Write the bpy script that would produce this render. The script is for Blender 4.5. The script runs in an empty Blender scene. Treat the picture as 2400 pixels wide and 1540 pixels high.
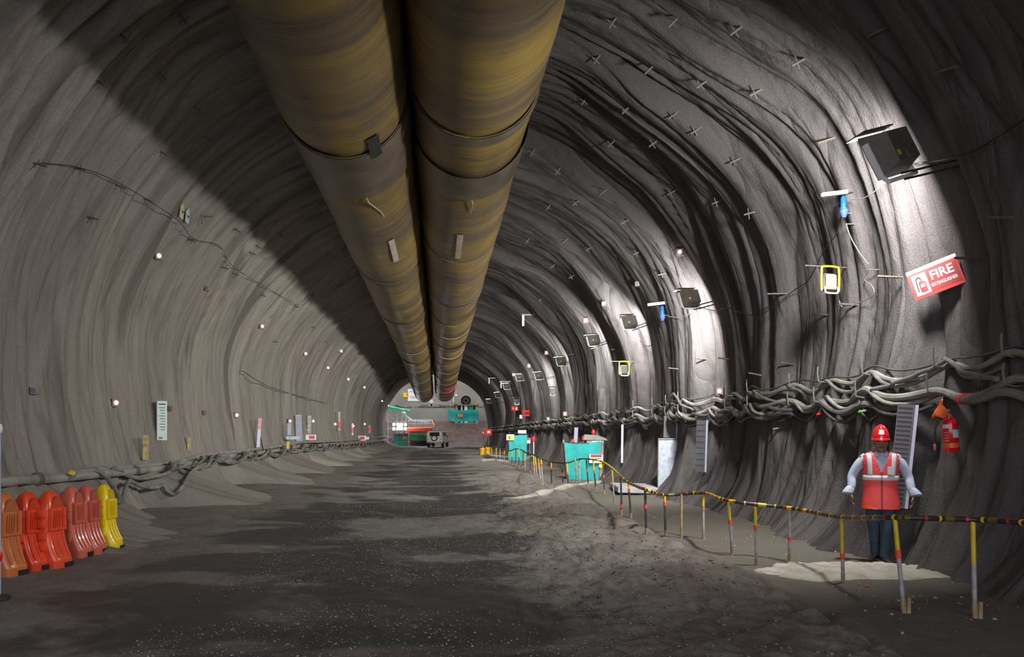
import bpy, bmesh, math, random
import numpy as np
from mathutils import Vector, Matrix, Quaternion
from mathutils.bvhtree import BVHTree

# ------------------------------------------------------------------ camera, world, exposure
SC = bpy.context.scene
COL = SC.collection
FPX, VPX, VPY, CAMZ = 1800.0, 1030.0, 1018.0, 1.58      # focal length and vanishing point in a 2400x1540 frame
cam_data = bpy.data.cameras.new('camera')
cam_data.sensor_width = 36.0
cam_data.lens = FPX / 2400 * 36.0
cam_data.shift_x = (1200 - VPX) / 2400
cam_data.shift_y = (VPY - 770) / 2400
cam_data.clip_end = 400
cam = bpy.data.objects.new('camera', cam_data)
COL.objects.link(cam)
cam.location = (0, 0, CAMZ)
cam.rotation_euler = (math.pi / 2, 0, 0)
SC.camera = cam

world = bpy.data.worlds.new('world')
SC.world = world
world.use_nodes = True
WN = world.node_tree
bgn = WN.nodes['Background']
bgn.inputs[0].default_value = (0.90, 0.93, 1.0, 1)      # even overcast daylight at both ends of the tunnel
bgn.inputs[1].default_value = 2.3
SC.view_settings.view_transform = 'Standard'
SC.view_settings.look = 'None'
SC.view_settings.gamma = 1.0
SC.view_settings.use_curve_mapping = False
SC.view_settings.exposure = 0.12
LAMP_W = 640.0

R = random.Random(7)

# ------------------------------------------------------------------ helpers: noise
def _perm(seed):
    rs = np.random.RandomState(seed)
    p = rs.permutation(256)
    return np.concatenate([p, p])
_P = {}
def perlin(x, y, seed=0):
    if seed not in _P:
        _P[seed] = _perm(seed)
    p = _P[seed]
    x = np.asarray(x, float); y = np.asarray(y, float)
    xi = np.floor(x).astype(int); yi = np.floor(y).astype(int)
    xf = x - xi; yf = y - yi
    xi &= 255; yi &= 255
    u = xf * xf * xf * (xf * (xf * 6 - 15) + 10)
    v = yf * yf * yf * (yf * (yf * 6 - 15) + 10)
    def g(ix, iy, dx, dy):
        h = p[p[ix & 255] + (iy & 255)] * (2 * math.pi / 256)
        return np.cos(h) * dx + np.sin(h) * dy
    n00 = g(xi, yi, xf, yf); n10 = g(xi + 1, yi, xf - 1, yf)
    n01 = g(xi, yi + 1, xf, yf - 1); n11 = g(xi + 1, yi + 1, xf - 1, yf - 1)
    a = n00 + u * (n10 - n00); b = n01 + u * (n11 - n01)
    return (a + v * (b - a)) * 1.5
def sstep(a, b, x):
    t = np.clip((x - a) / (b - a), 0, 1)
    return t * t * (3 - 2 * t)

# ------------------------------------------------------------------ helpers: objects
def tag(o, label=None, cat=None, group=None, kind=None):
    if label: o['label'] = label
    if cat: o['category'] = cat
    if group: o['group'] = group
    if kind: o['kind'] = kind
    return o
def thing(name, label, cat, loc=(0, 0, 0), rot=(0, 0, 0), group=None):
    o = bpy.data.objects.new(name, None)
    o.empty_display_size = 0.1
    COL.objects.link(o)
    o.location = loc
    if isinstance(rot, (int, float)): rot = (0, 0, rot)
    if isinstance(rot, Matrix):
        o.rotation_euler = rot.to_euler()
    else:
        o.rotation_euler = rot
    return tag(o, label, cat, group)
def link(name, me, m=None, parent=None):
    o = bpy.data.objects.new(name, me)
    COL.objects.link(o)
    if m is not None and not me.materials:
        me.materials.append(m)
    if parent is not None:
        o.parent = parent
    return o
def copy_tree(o, parent=None):
    c = o.copy(); COL.objects.link(c)
    if parent is not None: c.parent = parent
    for ch in o.children:
        copy_tree(ch, c)
    return c

class MB:
    """collects simple shapes; build() links them as one mesh object"""
    def __init__(s): s.v = []; s.f = []
    def add(s, vs, fs):
        b = len(s.v)
        s.v.extend([tuple(v) for v in vs])
        s.f.extend([tuple(i + b for i in f) for f in fs])
        return s
    def box(s, c, d, rot=None, bev=0.0):
        hx, hy, hz = d[0] / 2, d[1] / 2, d[2] / 2
        if bev > 0:
            bm = bmesh.new(); bmesh.ops.create_cube(bm, size=1)
            for v in bm.verts: v.co = Vector((v.co.x * d[0], v.co.y * d[1], v.co.z * d[2]))
            bmesh.ops.bevel(bm, geom=bm.edges[:], offset=bev, segments=2, affect='EDGES')
            bm.verts.index_update()
            vs = [v.co.copy() for v in bm.verts]; fs = [[v.index for v in f.verts] for f in bm.faces]; bm.free()
        else:
            vs = [Vector((x, y, z)) for x in (-hx, hx) for y in (-hy, hy) for z in (-hz, hz)]
            fs = [(0, 1, 3, 2), (4, 6, 7, 5), (0, 4, 5, 1), (2, 3, 7, 6), (0, 2, 6, 4), (1, 5, 7, 3)]
        c = Vector(c)
        if rot is not None: vs = [rot @ v for v in vs]
        return s.add([v + c for v in vs], fs)
    def tube(s, pts, r, n=8, cap=True):
        pts = [Vector(p) for p in pts]
        rs = r if isinstance(r, (list, tuple)) else [r] * len(pts)
        up = None; vs = []; fs = []
        for i, p in enumerate(pts):
            t = (pts[min(i + 1, len(pts) - 1)] - pts[max(i - 1, 0)])
            if t.length < 1e-9: t = Vector((0, 0, 1))
            t.normalize()
            if up is None:
                a = Vector((0, 0, 1)) if abs(t.z) < 0.9 else Vector((1, 0, 0))
                up = (a - t * a.dot(t)).normalized()
            else:
                up = up - t * up.dot(t)
                up = up.normalized() if up.length > 1e-6 else t.orthogonal().normalized()
            sd = t.cross(up)
            for k in range(n):
                a = 2 * math.pi * k / n
                vs.append(p + (up * math.cos(a) + sd * math.sin(a)) * rs[i])
        for i in range(len(pts) - 1):
            for k in range(n):
                k2 = (k + 1) % n
                fs.append((i * n + k, i * n + k2, (i + 1) * n + k2, (i + 1) * n + k))
        if cap:
            fs.append(tuple(range(n - 1, -1, -1))); fs.append(tuple((len(pts) - 1) * n + k for k in range(n)))
        return s.add(vs, fs)
    def lathe(s, prof, n=16, c=(0, 0, 0), rot=None):
        vs = []; fs = []
        for (r, z) in prof:
            for k in range(n):
                a = 2 * math.pi * k / n
                vs.append(Vector((r * math.cos(a), r * math.sin(a), z)))
        for i in range(len(prof) - 1):
            for k in range(n):
                k2 = (k + 1) % n
                fs.append((i * n + k, i * n + k2, (i + 1) * n + k2, (i + 1) * n + k))
        fs.append(tuple(range(n - 1, -1, -1))); fs.append(tuple((len(prof) - 1) * n + k for k in range(n)))
        if rot is not None: vs = [rot @ v for v in vs]
        c = Vector(c)
        return s.add([v + c for v in vs], fs)
    def loft(s, rings, cap=True):
        n = len(rings[0]); vs = [v for rg in rings for v in rg]; fs = []
        for i in range(len(rings) - 1):
            for k in range(n):
                k2 = (k + 1) % n
                fs.append((i * n + k, i * n + k2, (i + 1) * n + k2, (i + 1) * n + k))
        if cap:
            fs.append(tuple(range(n - 1, -1, -1))); fs.append(tuple((len(rings) - 1) * n + k for k in range(n)))
        return s.add(vs, fs)
    def prism(s, outline, d0, d1, ax='y'):
        """outline (a,b) extruded along an axis from d0 to d1; for 'y': (x,z); 'x': (y,z); 'z': (x,y)"""
        def mk(a, b, d): return {'y': (a, d, b), 'x': (d, a, b), 'z': (a, b, d)}[ax]
        n = len(outline)
        vs = [mk(a, b, d0) for a, b in outline] + [mk(a, b, d1) for a, b in outline]
        fs = [tuple(range(n)), tuple(range(2 * n - 1, n - 1, -1))]
        for k in range(n):
            k2 = (k + 1) % n
            fs.append((k, n + k, n + k2, k2))
        return s.add(vs, fs)
    def mesh(s, name, smooth=True, ang=40):
        me = bpy.data.meshes.new(name)
        me.from_pydata([tuple(v) for v in s.v], [], s.f)
        bm = bmesh.new(); bm.from_mesh(me)
        bmesh.ops.recalc_face_normals(bm, faces=bm.faces)
        bm.to_mesh(me); bm.free()
        if smooth:
            me.shade_smooth()
            me.set_sharp_from_angle(angle=math.radians(ang))
        return me
    def build(s, name, m, parent=None, smooth=True, ang=40):
        return link(name, s.mesh(name, smooth, ang), m, parent)

def text_mesh(txt, size, bold=0.0, extr=0.002, ax='CENTER', sx=1.0):
    cu = bpy.data.curves.new('txt', 'FONT')
    cu.body = txt; cu.size = size; cu.align_x = ax; cu.align_y = 'CENTER'
    cu.extrude = extr; cu.offset = bold; cu.resolution_u = 2
    o = bpy.data.objects.new('txt', cu); COL.objects.link(o)
    dg = bpy.context.evaluated_depsgraph_get()
    me = bpy.data.meshes.new_from_object(o.evaluated_get(dg))
    bpy.data.objects.remove(o); bpy.data.curves.remove(cu)
    if sx != 1.0:
        for v in me.vertices: v.co.x *= sx
    return me

# ------------------------------------------------------------------ helpers: materials
MATS = {}
def mat(name, col, rough=0.6, metal=0.0, var=0.15, vscale=6.0, bump=0.0, bscale=40.0, col2=None, emit=None, estr=0.0, coat=0.0, spec=None, alpha=None):
    if name in MATS: return MATS[name]
    m = bpy.data.materials.new(name); m.use_nodes = True
    nt = m.node_tree; N = nt.nodes; L = nt.links
    b = N['Principled BSDF']
    b.inputs['Roughness'].default_value = rough
    b.inputs['Metallic'].default_value = metal
    if spec is not None: b.inputs['Specular IOR Level'].default_value = spec
    if coat: b.inputs['Coat Weight'].default_value = coat
    tc = N.new('ShaderNodeTexCoord')
    nz = N.new('ShaderNodeTexNoise'); nz.inputs['Scale'].default_value = vscale; nz.inputs['Detail'].default_value = 4
    L.new(tc.outputs['Object'], nz.inputs['Vector'])
    mx = N.new('ShaderNodeMix'); mx.data_type = 'RGBA'
    c2 = col2 if col2 else tuple(c * (1 - 2 * var) for c in col)
    mx.inputs[6].default_value = (*c2, 1); mx.inputs[7].default_value = (*col, 1)
    mr = N.new('ShaderNodeMapRange'); mr.inputs[1].default_value = 0.32; mr.inputs[2].default_value = 0.62
    L.new(nz.outputs[0], mr.inputs[0]); L.new(mr.outputs[0], mx.inputs[0])
    L.new(mx.outputs[2], b.inputs['Base Color'])
    if bump:
        n2 = N.new('ShaderNodeTexNoise'); n2.inputs['Scale'].default_value = bscale; n2.inputs['Detail'].default_value = 5
        L.new(tc.outputs['Object'], n2.inputs['Vector'])
        bp = N.new('ShaderNodeBump'); bp.inputs['Strength'].default_value = bump; bp.inputs['Distance'].default_value = 0.02
        L.new(n2.outputs[0], bp.inputs['Height']); L.new(bp.outputs[0], b.inputs['Normal'])
    if emit:
        b.inputs['Emission Color'].default_value = (*emit, 1); b.inputs['Emission Strength'].default_value = estr
    if alpha is not None:
        b.inputs['Alpha'].default_value = alpha
    MATS[name] = m
    return m

class NT:
    """tiny node-graph helper"""
    def __init__(s, name):
        s.m = bpy.data.materials.new(name); s.m.use_nodes = True
        s.N = s.m.node_tree.nodes; s.L = s.m.node_tree.links; s.b = s.N['Principled BSDF']
        MATS[name] = s.m
    def n(s, t, ins=None, **kw):
        nd = s.N.new(t)
        for k, v in kw.items(): setattr(nd, k, v)
        for k, v in (ins or {}).items():
            if hasattr(v, 'is_output'): s.L.new(v, nd.inputs[k])
            else: nd.inputs[k].default_value = v
        return nd
    def noise(s, vec, scale, detail=4, rough=0.55, dist=0.0):
        return s.n('ShaderNodeTexNoise', {'Vector': vec, 'Scale': scale, 'Detail': detail, 'Roughness': rough, 'Distortion': dist}).outputs[0]
    def ramp(s, v, a, b, c=0.0, d=1.0):
        return s.n('ShaderNodeMapRange', {0: v, 1: a, 2: b, 3: c, 4: d}).outputs[0]
    def mix(s, f, a, b):
        nd = s.n('ShaderNodeMix', data_type='RGBA')
        for i, v in ((0, f), (6, a), (7, b)):
            if hasattr(v, 'is_output'): s.L.new(v, nd.inputs[i])
            else: nd.inputs[i].default_value = v if i == 0 else (*v, 1)
        return nd.outputs[2]
    def mth(s, op, a, b=0.0):
        nd = s.n('ShaderNodeMath', operation=op)
        for i, v in ((0, a), (1, b)):
            if hasattr(v, 'is_output'): s.L.new(v, nd.inputs[i])
            else: nd.inputs[i].default_value = v
        return nd.outputs[0]
    def mapping(s, vec, sc):
        nd = s.n('ShaderNodeMapping', {'Vector': vec}); nd.inputs['Scale'].default_value = sc
        return nd.outputs[0]
    def bump(s, h, st, dist=0.02, nrm=None):
        nd = s.n('ShaderNodeBump', {'Height': h, 'Strength': st, 'Distance': dist})
        if nrm is not None: s.L.new(nrm, nd.inputs['Normal'])
        return nd.outputs[0]
    def out(s, k, v):
        if hasattr(v, 'is_output'): s.L.new(v, s.b.inputs[k])
        else: s.b.inputs[k].default_value = v

def shotcrete(name):
    """one sprayed-concrete material; its colour drifts from the grey right wall over a crown darkened to paint in shade to the beige left wall"""
    t = NT(name)
    uv = t.n('ShaderNodeUVMap', uv_map='uv').outputs[0]
    ob = t.n('ShaderNodeTexCoord').outputs['Object']
    s_ = t.n('ShaderNodeSeparateXYZ', {0: uv}).outputs[1]
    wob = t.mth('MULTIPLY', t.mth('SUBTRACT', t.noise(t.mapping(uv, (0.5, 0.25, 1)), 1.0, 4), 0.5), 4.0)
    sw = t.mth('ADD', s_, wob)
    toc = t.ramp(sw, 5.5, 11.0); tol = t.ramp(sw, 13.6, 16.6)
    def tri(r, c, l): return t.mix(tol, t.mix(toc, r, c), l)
    ca = tri((0.128, 0.117, 0.111), (0.090, 0.082, 0.079), (0.370, 0.330, 0.288))  # the crown tones are painted darker to put in its shade
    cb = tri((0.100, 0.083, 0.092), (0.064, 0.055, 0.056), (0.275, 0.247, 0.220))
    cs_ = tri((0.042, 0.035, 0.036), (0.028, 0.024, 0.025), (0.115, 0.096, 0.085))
    big = t.noise(t.mapping(uv, (0.35, 0.12, 1)), 1.0, 4)
    c = t.mix(t.ramp(big, 0.35, 0.65), ca, cb)
    st = t.noise(t.mapping(uv, (1.1, 0.16, 1)), 1.0, 5, 0.6, 0.6)
    c = t.mix(t.ramp(st, 0.56, 0.72, 0, 0.75), c, cs_)
    wet = t.noise(t.mapping(uv, (0.50, 0.075, 1)), 1.0, 4, 0.55, 0.7)         # broad wet streaks
    c = t.mix(t.ramp(wet, 0.615, 0.665, 0, 0.72), c, cs_)
    run = t.noise(t.mapping(uv, (3.2, 0.18, 1)), 1.0, 4, 0.6, 0.5)
    pale = t.mix(1.0, ca, ca); gm = t.n('ShaderNodeGamma', {0: ca, 1: 0.8}).outputs[0]
    c = t.mix(t.ramp(run, 0.62, 0.74, 0, 0.5), c, gm)
    sk = t.noise(t.mapping(uv, (1.6, 0.14, 1)), 1.0, 3, 0.5, 0.6)          # thin dark lines painting in the shade of creases
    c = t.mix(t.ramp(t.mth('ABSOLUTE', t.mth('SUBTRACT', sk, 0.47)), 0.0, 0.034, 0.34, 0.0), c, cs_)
    sp = t.noise(ob, 55, 3, 0.7)
    c = t.mix(t.ramp(sp, 0.40, 0.62, 0.40, 0.0), c, cs_)
    t.out('Base Color', c)
    t.out('Roughness', t.ramp(st, 0.5, 0.75, 0.88, 0.5))
    t.b.inputs['Specular IOR Level'].default_value = 0.3
    g1 = t.noise(ob, 38, 5, 0.65)
    g2 = t.noise(t.mapping(uv, (5.0, 0.9, 1)), 1.0, 5, 0.6, 0.4)
    n1 = t.bump(g1, 0.6, 0.03)
    n2 = t.bump(g2, 0.5, 0.10, n1)
    f1 = t.noise(t.mapping(uv, (1.2, 0.13, 1)), 1.0, 2, 0.5, 0.5)
    cr = t.mth('POWER', t.mth('MINIMUM', t.mth('MULTIPLY', t.mth('ABSOLUTE', t.mth('SUBTRACT', f1, 0.5)), 7.0), 1.0), 0.6)
    n3 = t.bump(cr, t.ramp(tol, 0, 1, 0.62, 0.32), 0.10, n2)
    t.out('Normal', n3)
    return t.m
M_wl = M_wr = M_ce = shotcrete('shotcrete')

# ------------------------------------------------------------------ tunnel lining
XC, HWID, ZS, ZR = -0.25, 6.85, 3.2, 6.2          # centre, half-width, springline, rise
YEND = 100.0
def profile():
    pts = []
    for k in range(60):                            # right wall from below ground to springline
        z = -0.35 + (ZS + 0.35) * k / 60
        q = (ZS - z) / ZS
        pts.append((HWID - 0.55 * q * q, z))
    for k in range(241):
        a = math.pi * k / 240
        pts.append((HWID * math.cos(a), ZS + ZR * math.sin(a)))
    for k in range(59, -1, -1):
        z = -0.35 + (ZS + 0.35) * k / 60
        q = (ZS - z) / ZS
        pts.append((-(HWID - 0.55 * q * q), z))
    p = np.array(pts); d = np.r_[0, np.cumsum(np.hypot(*(p[1:] - p[:-1]).T))]
    n = int(d[-1] / 0.062)
    s = np.linspace(0, d[-1], n)
    return np.interp(s, d, p[:, 0]), np.interp(s, d, p[:, 1]), s
PX, PZ, PS = profile()
tx = np.gradient(PX, PS); tz = np.gradient(PZ, PS)
NXp, NZp = -tz, tx                                 # inward normal
sgn = np.sign(NXp[5]) * -1                         # right wall's inward normal must point to -x
if NXp[5] > 0: NXp, NZp = -NXp, -NZp

rows = list(np.arange(-2.6, 7.0, 0.22))
y = 7.0
while y < YEND:
    rows.append(y); y += min(0.30, max(0.042, 0.00022 * y * y))
rows.append(YEND)
ROWS = np.array(rows)
STEPS = [4.0, 10.15, 14.4, 18.7, 24.6, 30.4, 35.0, 38.4, 42.5, 46.0, 50, 54, 58, 63, 68, 73, 79, 85, 91, 200]
def ring_profile(u):
    """the lining flares out over each excavation round and steps back in at the next rib"""
    u = np.asarray(u, float); out = np.zeros_like(u)
    prev = -3.0
    for st in STEPS:
        m = (u >= prev) & (u < st)
        t = np.clip((u - prev) / (st - prev), 0, 1)
        out[m] = np.maximum((1 - t[m]) ** 1.2, sstep(st - 0.42, st, u[m]))
        prev = st
    return out
def fold(x, y, seed, p=0.5):
    return np.minimum(1.0, np.abs(perlin(x, y, seed)) * 1.9) ** p
U, S = np.meshgrid(ROWS, PS, indexing='ij')
far = sstep(60, 25, U)
W = 0.75 * perlin(U * 0.20, S * 0.16, 1) + 0.30 * perlin(U * 0.55, S * 0.26, 2) + 0.05 * perlin(U * 1.6, S * 0.8, 12)
UU = U + W
side = np.where(S < PS[-1] / 2, 1.0, -1.0)
zz = np.broadcast_to(PZ, U.shape)
xx = np.broadcast_to(PX, U.shape)
amp = np.where(xx > 0, 1.0, 0.72 + 0.28 * sstep(3.5, 6.5, zz))      # the left wall is smoother
amp = amp * (0.75 + 0.5 * sstep(-0.4, 0.4, perlin(U * 0.15, S * 0.15, 14)))
D = amp * (0.22 * fold(UU * 0.60, S * 0.075, 3) + 0.17 * fold(UU * 1.25, S * 0.11, 4)
           + 0.10 * far * fold(UU * 2.3 + 0.5 * W, S * 0.17, 5) + 0.04 * far * fold(UU * 4.3, S * 0.35, 13)) + 0.10 * perlin(U * 0.3, S * 0.2, 6)
D -= 0.27
D += 0.008 * far * perlin(U * 6, S * 5, 7)
us = U + 0.45 * perlin(U * 0.12, S * 0.22, 8) + 0.14 * perlin(U * 0.4, S * 0.6, 9)
D += np.where(xx > 0, 0.36, 0.16) * ring_profile(us) * (0.75 + 0.5 * perlin(U * 0.1, S * 0.35, 15))
# sprayed concrete skirts at the foot of the walls
def skirt(u, per, ph):
    t = np.mod((u - ph) / per, 1.0)
    return sstep(0.0, 0.10, t) * (1 - sstep(0.45, 0.98, t))
low = np.clip((1.05 - zz) / 1.05, 0, 1.4)
skl = (0.12 + 1.6 * skirt(U + 0.9 * perlin(U * 0.5, S * 0.3, 10), 7.2, 2.2)) * low ** 2.2
skr = (0.03 + 0.26 * skirt(U + 0.5 * perlin(U * 0.5, S * 0.3, 11), 4.6, 1.0)) * low ** 3.0
D += np.where(xx > 0, skr, skl)
GX = XC + PX[None, :] + NXp[None, :] * D
GZ = PZ[None, :] + NZp[None, :] * D * np.where(zz < 1.4, 0.15, 1.0)
GY = U.copy()
nr, ns = GX.shape
P3 = np.stack([GX, GY, GZ], -1)
du = np.gradient(P3, axis=0); ds = np.gradient(P3, axis=1)
NRM = np.cross(du, ds); NRM /= np.linalg.norm(NRM, axis=2, keepdims=True) + 1e-12
ci = ns // 2
if NRM[nr // 2, ci, 2] > 0: NRM = -NRM             # crown normals look down
def grid_faces(r, c, flip=False):
    i = np.arange(r - 1)[:, None] * c + np.arange(c - 1)[None, :]
    f = np.stack([i, i + 1, i + c + 1, i + c], -1).reshape(-1, 4)
    return f[:, ::-1] if flip else f
def fast_mesh(name, co, faces, uv=None, nrm=None):
    me = bpy.data.meshes.new(name)
    nv, nf = len(co), len(faces)
    me.vertices.add(nv); me.vertices.foreach_set('co', np.ascontiguousarray(co, dtype=np.float32).ravel())
    me.loops.add(nf * 4); me.loops.foreach_set('vertex_index', np.ascontiguousarray(faces, dtype=np.int32).ravel())
    me.polygons.add(nf)
    me.polygons.foreach_set('loop_start', np.arange(0, nf * 4, 4, dtype=np.int32))
    me.update(calc_edges=True)
    me.polygons.foreach_set('use_smooth', np.ones(nf, dtype=bool))
    if uv is not None:
        ul = me.uv_layers.new(name='uv')
        ul.data.foreach_set('uv', np.ascontiguousarray(uv[faces.ravel()], dtype=np.float32).ravel())
    if nrm is not None:
        me.normals_split_custom_set_from_vertices(np.ascontiguousarray(nrm, dtype=np.float32))
    me.validate(); me.update()
    return me
jr = int(np.argmax(PZ > 6.3)); jl = ns - jr
# which way do faces wind so that the geometric normal looks inward
e = np.cross(P3[50, ci + 1] - P3[50, ci], P3[51, ci + 1] - P3[50, ci])
flip = e[2] > 0
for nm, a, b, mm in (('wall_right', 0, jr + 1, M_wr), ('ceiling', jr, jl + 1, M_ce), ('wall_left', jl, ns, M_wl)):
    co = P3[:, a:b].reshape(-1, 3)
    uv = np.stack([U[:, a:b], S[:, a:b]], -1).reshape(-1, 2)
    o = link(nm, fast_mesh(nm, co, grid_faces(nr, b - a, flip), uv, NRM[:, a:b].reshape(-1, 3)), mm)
    o['kind'] = 'structure'
tag(bpy.data.objects['wall_right'], 'grey folded shotcrete wall carrying floodlights on the right')
tag(bpy.data.objects['wall_left'], 'smoother beige shotcrete wall on the left with pale skirts')
tag(bpy.data.objects['ceiling'], 'dark folded shotcrete tunnel crown above the ducts')
# coarse ray target for placing things on the lining
_st = 2
_co = P3[:, ::_st]
BV = BVHTree.FromPolygons([tuple(p) for p in _co.reshape(-1, 3)], [tuple(f) for f in grid_faces(nr, _co.shape[1]).tolist()])

# ------------------------------------------------------------------ floor
def ground(x, y):
    x = np.asarray(x, float); y = np.asarray(y, float)
    h = 0.05 * perlin(x * 0.25, y * 0.22, 21) + 0.018 * perlin(x * 0.9, y * 0.7, 22)
    h = h + 0.035 * np.sin(y * 0.95 + 1.3 * perlin(x * 0.15, y * 0.1, 23)) * sstep(12, 20, y)
    edge = 3.42 + 0.25 * perlin(y * 0.25, 0 * y, 24)
    berm = sstep(0.8, 2.4, x) * (1 - sstep(edge - 0.22, edge + 0.02, x))
    lump = 0.5 + 0.5 * perlin(x * 1.1, y * 0.9, 25)
    lf = sstep(0.2, 1.6, x) * (1 - sstep(edge - 0.1, edge + 0.15, x)) * sstep(40, 14, y)
    h = h + berm * (0.06 + 0.07 * lump) * sstep(60, 20, y) + lf * (0.045 * perlin(x * 3.8, y * 3.4, 26) + 0.030 * perlin(x * 8, y * 7.5, 27))
    groove = np.exp(-((x - edge - 0.03) / 0.075) ** 2) * 0.07 * sstep(34, 20, y)
    h = h - groove - 0.02 * sstep(edge, edge + 0.3, x)
    rut = np.exp(-((x + 0.3 + 0.3 * perlin(y * .2, y * 0, 28)) / 0.35) ** 2) + np.exp(-((x + 2.3 + 0.3 * perlin(y * .2, y * 0 + 3, 28)) / 0.35) ** 2)
    h = h - 0.025 * rut + (0.012 * perlin(x * 2.6, y * 2.2, 30) + 0.008 * perlin(x * 6, y * 5, 29)) * sstep(30, 12, y)
    return h
fx = np.concatenate([np.linspace(-7.9, -1, 140), np.linspace(-1, 4.2, 230)[1:], np.linspace(4.2, 7.4, 60)[1:]])
fy = list(np.arange(-14, 3.5, 0.3)); y = 3.5
while y < YEND + 0.1:
    fy.append(y); y += min(0.35, max(0.03, 0.0011 * y * y * 0.6))
fy.append(YEND + 0.1)
FX, FY = np.meshgrid(fx, np.array(fy), indexing='ij')
FZ = ground(FX, FY)
fco = np.stack([FX, FY, FZ], -1).reshape(-1, 3)
ff = grid_faces(len(fx), len(fy))
def floor_mat():
    t = NT('tunnel_mud')
    ob = t.n('ShaderNodeTexCoord').outputs['Object']
    xyz = t.n('ShaderNodeSeparateXYZ', {0: ob})
    X, Y = xyz.outputs[0], xyz.outputs[1]
    n1 = t.noise(t.mapping(ob, (0.35, 0.28, 1)), 1.0, 5, 0.6, 0.3)
    n2 = t.noise(t.mapping(ob, (1.6, 1.3, 1)), 1.0, 5, 0.65)
    n3 = t.noise(ob, 22, 5, 0.7)
    dry = t.mix(t.ramp(n2, 0.35, 0.65), (0.195, 0.172, 0.152), (0.125, 0.105, 0.092))
    dry = t.mix(t.ramp(n3, 0.42, 0.68, 0, 0.6), dry, (0.30, 0.27, 0.245))
    # red-brown mud left in the foreground and lumps of it along the berm
    brown = t.mth('MULTIPLY', t.ramp(n1, 0.42, 0.60), t.ramp(Y, 4.5, 11.0, 1.0, 0.25))
    dry = t.mix(t.mth('MULTIPLY', brown, 0.6), dry, (0.155, 0.100, 0.082))
    churn = t.mth('MULTIPLY', t.mth('MULTIPLY', t.ramp(X, 1.2, 2.4), t.ramp(n2, 0.40, 0.60)), t.ramp(Y, 6.0, 13.0, 0.8, 0.35))
    dry = t.mix(churn, dry, (0.120, 0.088, 0.080))
    # smooth olive walkway
    walk = t.ramp(X, 3.3, 3.75)
    dry = t.mix(t.mth('MULTIPLY', walk, 0.8), dry, (0.130, 0.112, 0.090))
    # wet tracks in the middle of the roadway
    wl = t.mth('MULTIPLY', t.ramp(X, -4.6, -2.2), t.ramp(X, 2.4, 0.6))
    w = t.ramp(t.mth('ADD', t.mth('MULTIPLY', wl, 0.22), t.noise(t.mapping(ob, (0.26, 0.42, 1)), 1.0, 6, 0.66, 0.5)), 0.63, 0.71)
    c = t.mix(w, dry, (0.048, 0.044, 0.045))
    t.out('Base Color', c)
    t.out('Roughness', t.ramp(w, 0, 1, 0.85, 0.42))
    t.b.inputs['Specular IOR Level'].default_value = 0.45
    b1 = t.bump(n3, 0.9, 0.025, t.bump(n2, 0.5, 0.08))
    b2 = t.bump(t.noise(ob, 70, 4, 0.7), 0.5, 0.01, b1)
    t.out('Normal', b2)
    return t.m
M_fl = floor_mat()
fo = link('floor', fast_mesh('floor', fco, ff), M_fl)
tag(fo, 'dark muddy tunnel floor with wet tracks', kind='structure')
def gz(x, y): return float(ground(np.array([x]), np.array([y]))[0])
def ray(px, py): return Vector(((px - VPX) / FPX, 1.0, -(py - VPY) / FPX))
def at(px, py, Y): return Vector((0, 0, CAMZ)) + ray(px, py) * Y
CAMP = Vector((0, 0, CAMZ))
def hit(px, py):
    loc, n, i, d = BV.ray_cast(CAMP, ray(px, py).normalized(), 300)
    if loc is None: return None, None
    if n.dot(ray(px, py)) > 0: n = -n
    return loc, n
def wallx(sd, Y, Z):
    loc, n, i, d = BV.ray_cast(Vector((XC, Y, Z)), Vector((sd, 0, 0)), 30)
    return loc.x if loc is not None else XC + sd * HWID
def footpt(px, py):
    """ground point seen at a pixel"""
    z = 0.0
    for k in range(6):
        Y = (CAMZ - z) * FPX / (py - VPY); X = (px - VPX) * Y / FPX; z = gz(X, Y)
    return Vector((X, Y, z))

# ------------------------------------------------------------------ shared materials
M_steel = mat('weathered_steel', (0.30, 0.28, 0.26), 0.45, 0.6, bump=0.2)
M_dark = mat('dark_steel', (0.05, 0.047, 0.045), 0.5, 0.3)
M_lampback = mat('lamp_housing_brown', (0.125, 0.105, 0.095), 0.55, 0.1, bump=0.1)
M_white = mat('white_enamel', (0.80, 0.80, 0.80), 0.4, var=0.04)
M_black = mat('black_rubber', (0.016, 0.016, 0.017), 0.45)
M_glow = mat('lamp_glow', (1, 1, 1), 0.4, emit=(0.93, 0.98, 1.0), estr=14.0, var=0.0)
M_yellow = mat('yellow_paint', (0.72, 0.50, 0.02), 0.42, var=0.12)
M_red = mat('red_paint', (0.72, 0.025, 0.015), 0.35, var=0.08)
M_rust = mat('rusty_pin', (0.19, 0.15, 0.13), 0.6, 0.3, var=0.25)

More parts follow.
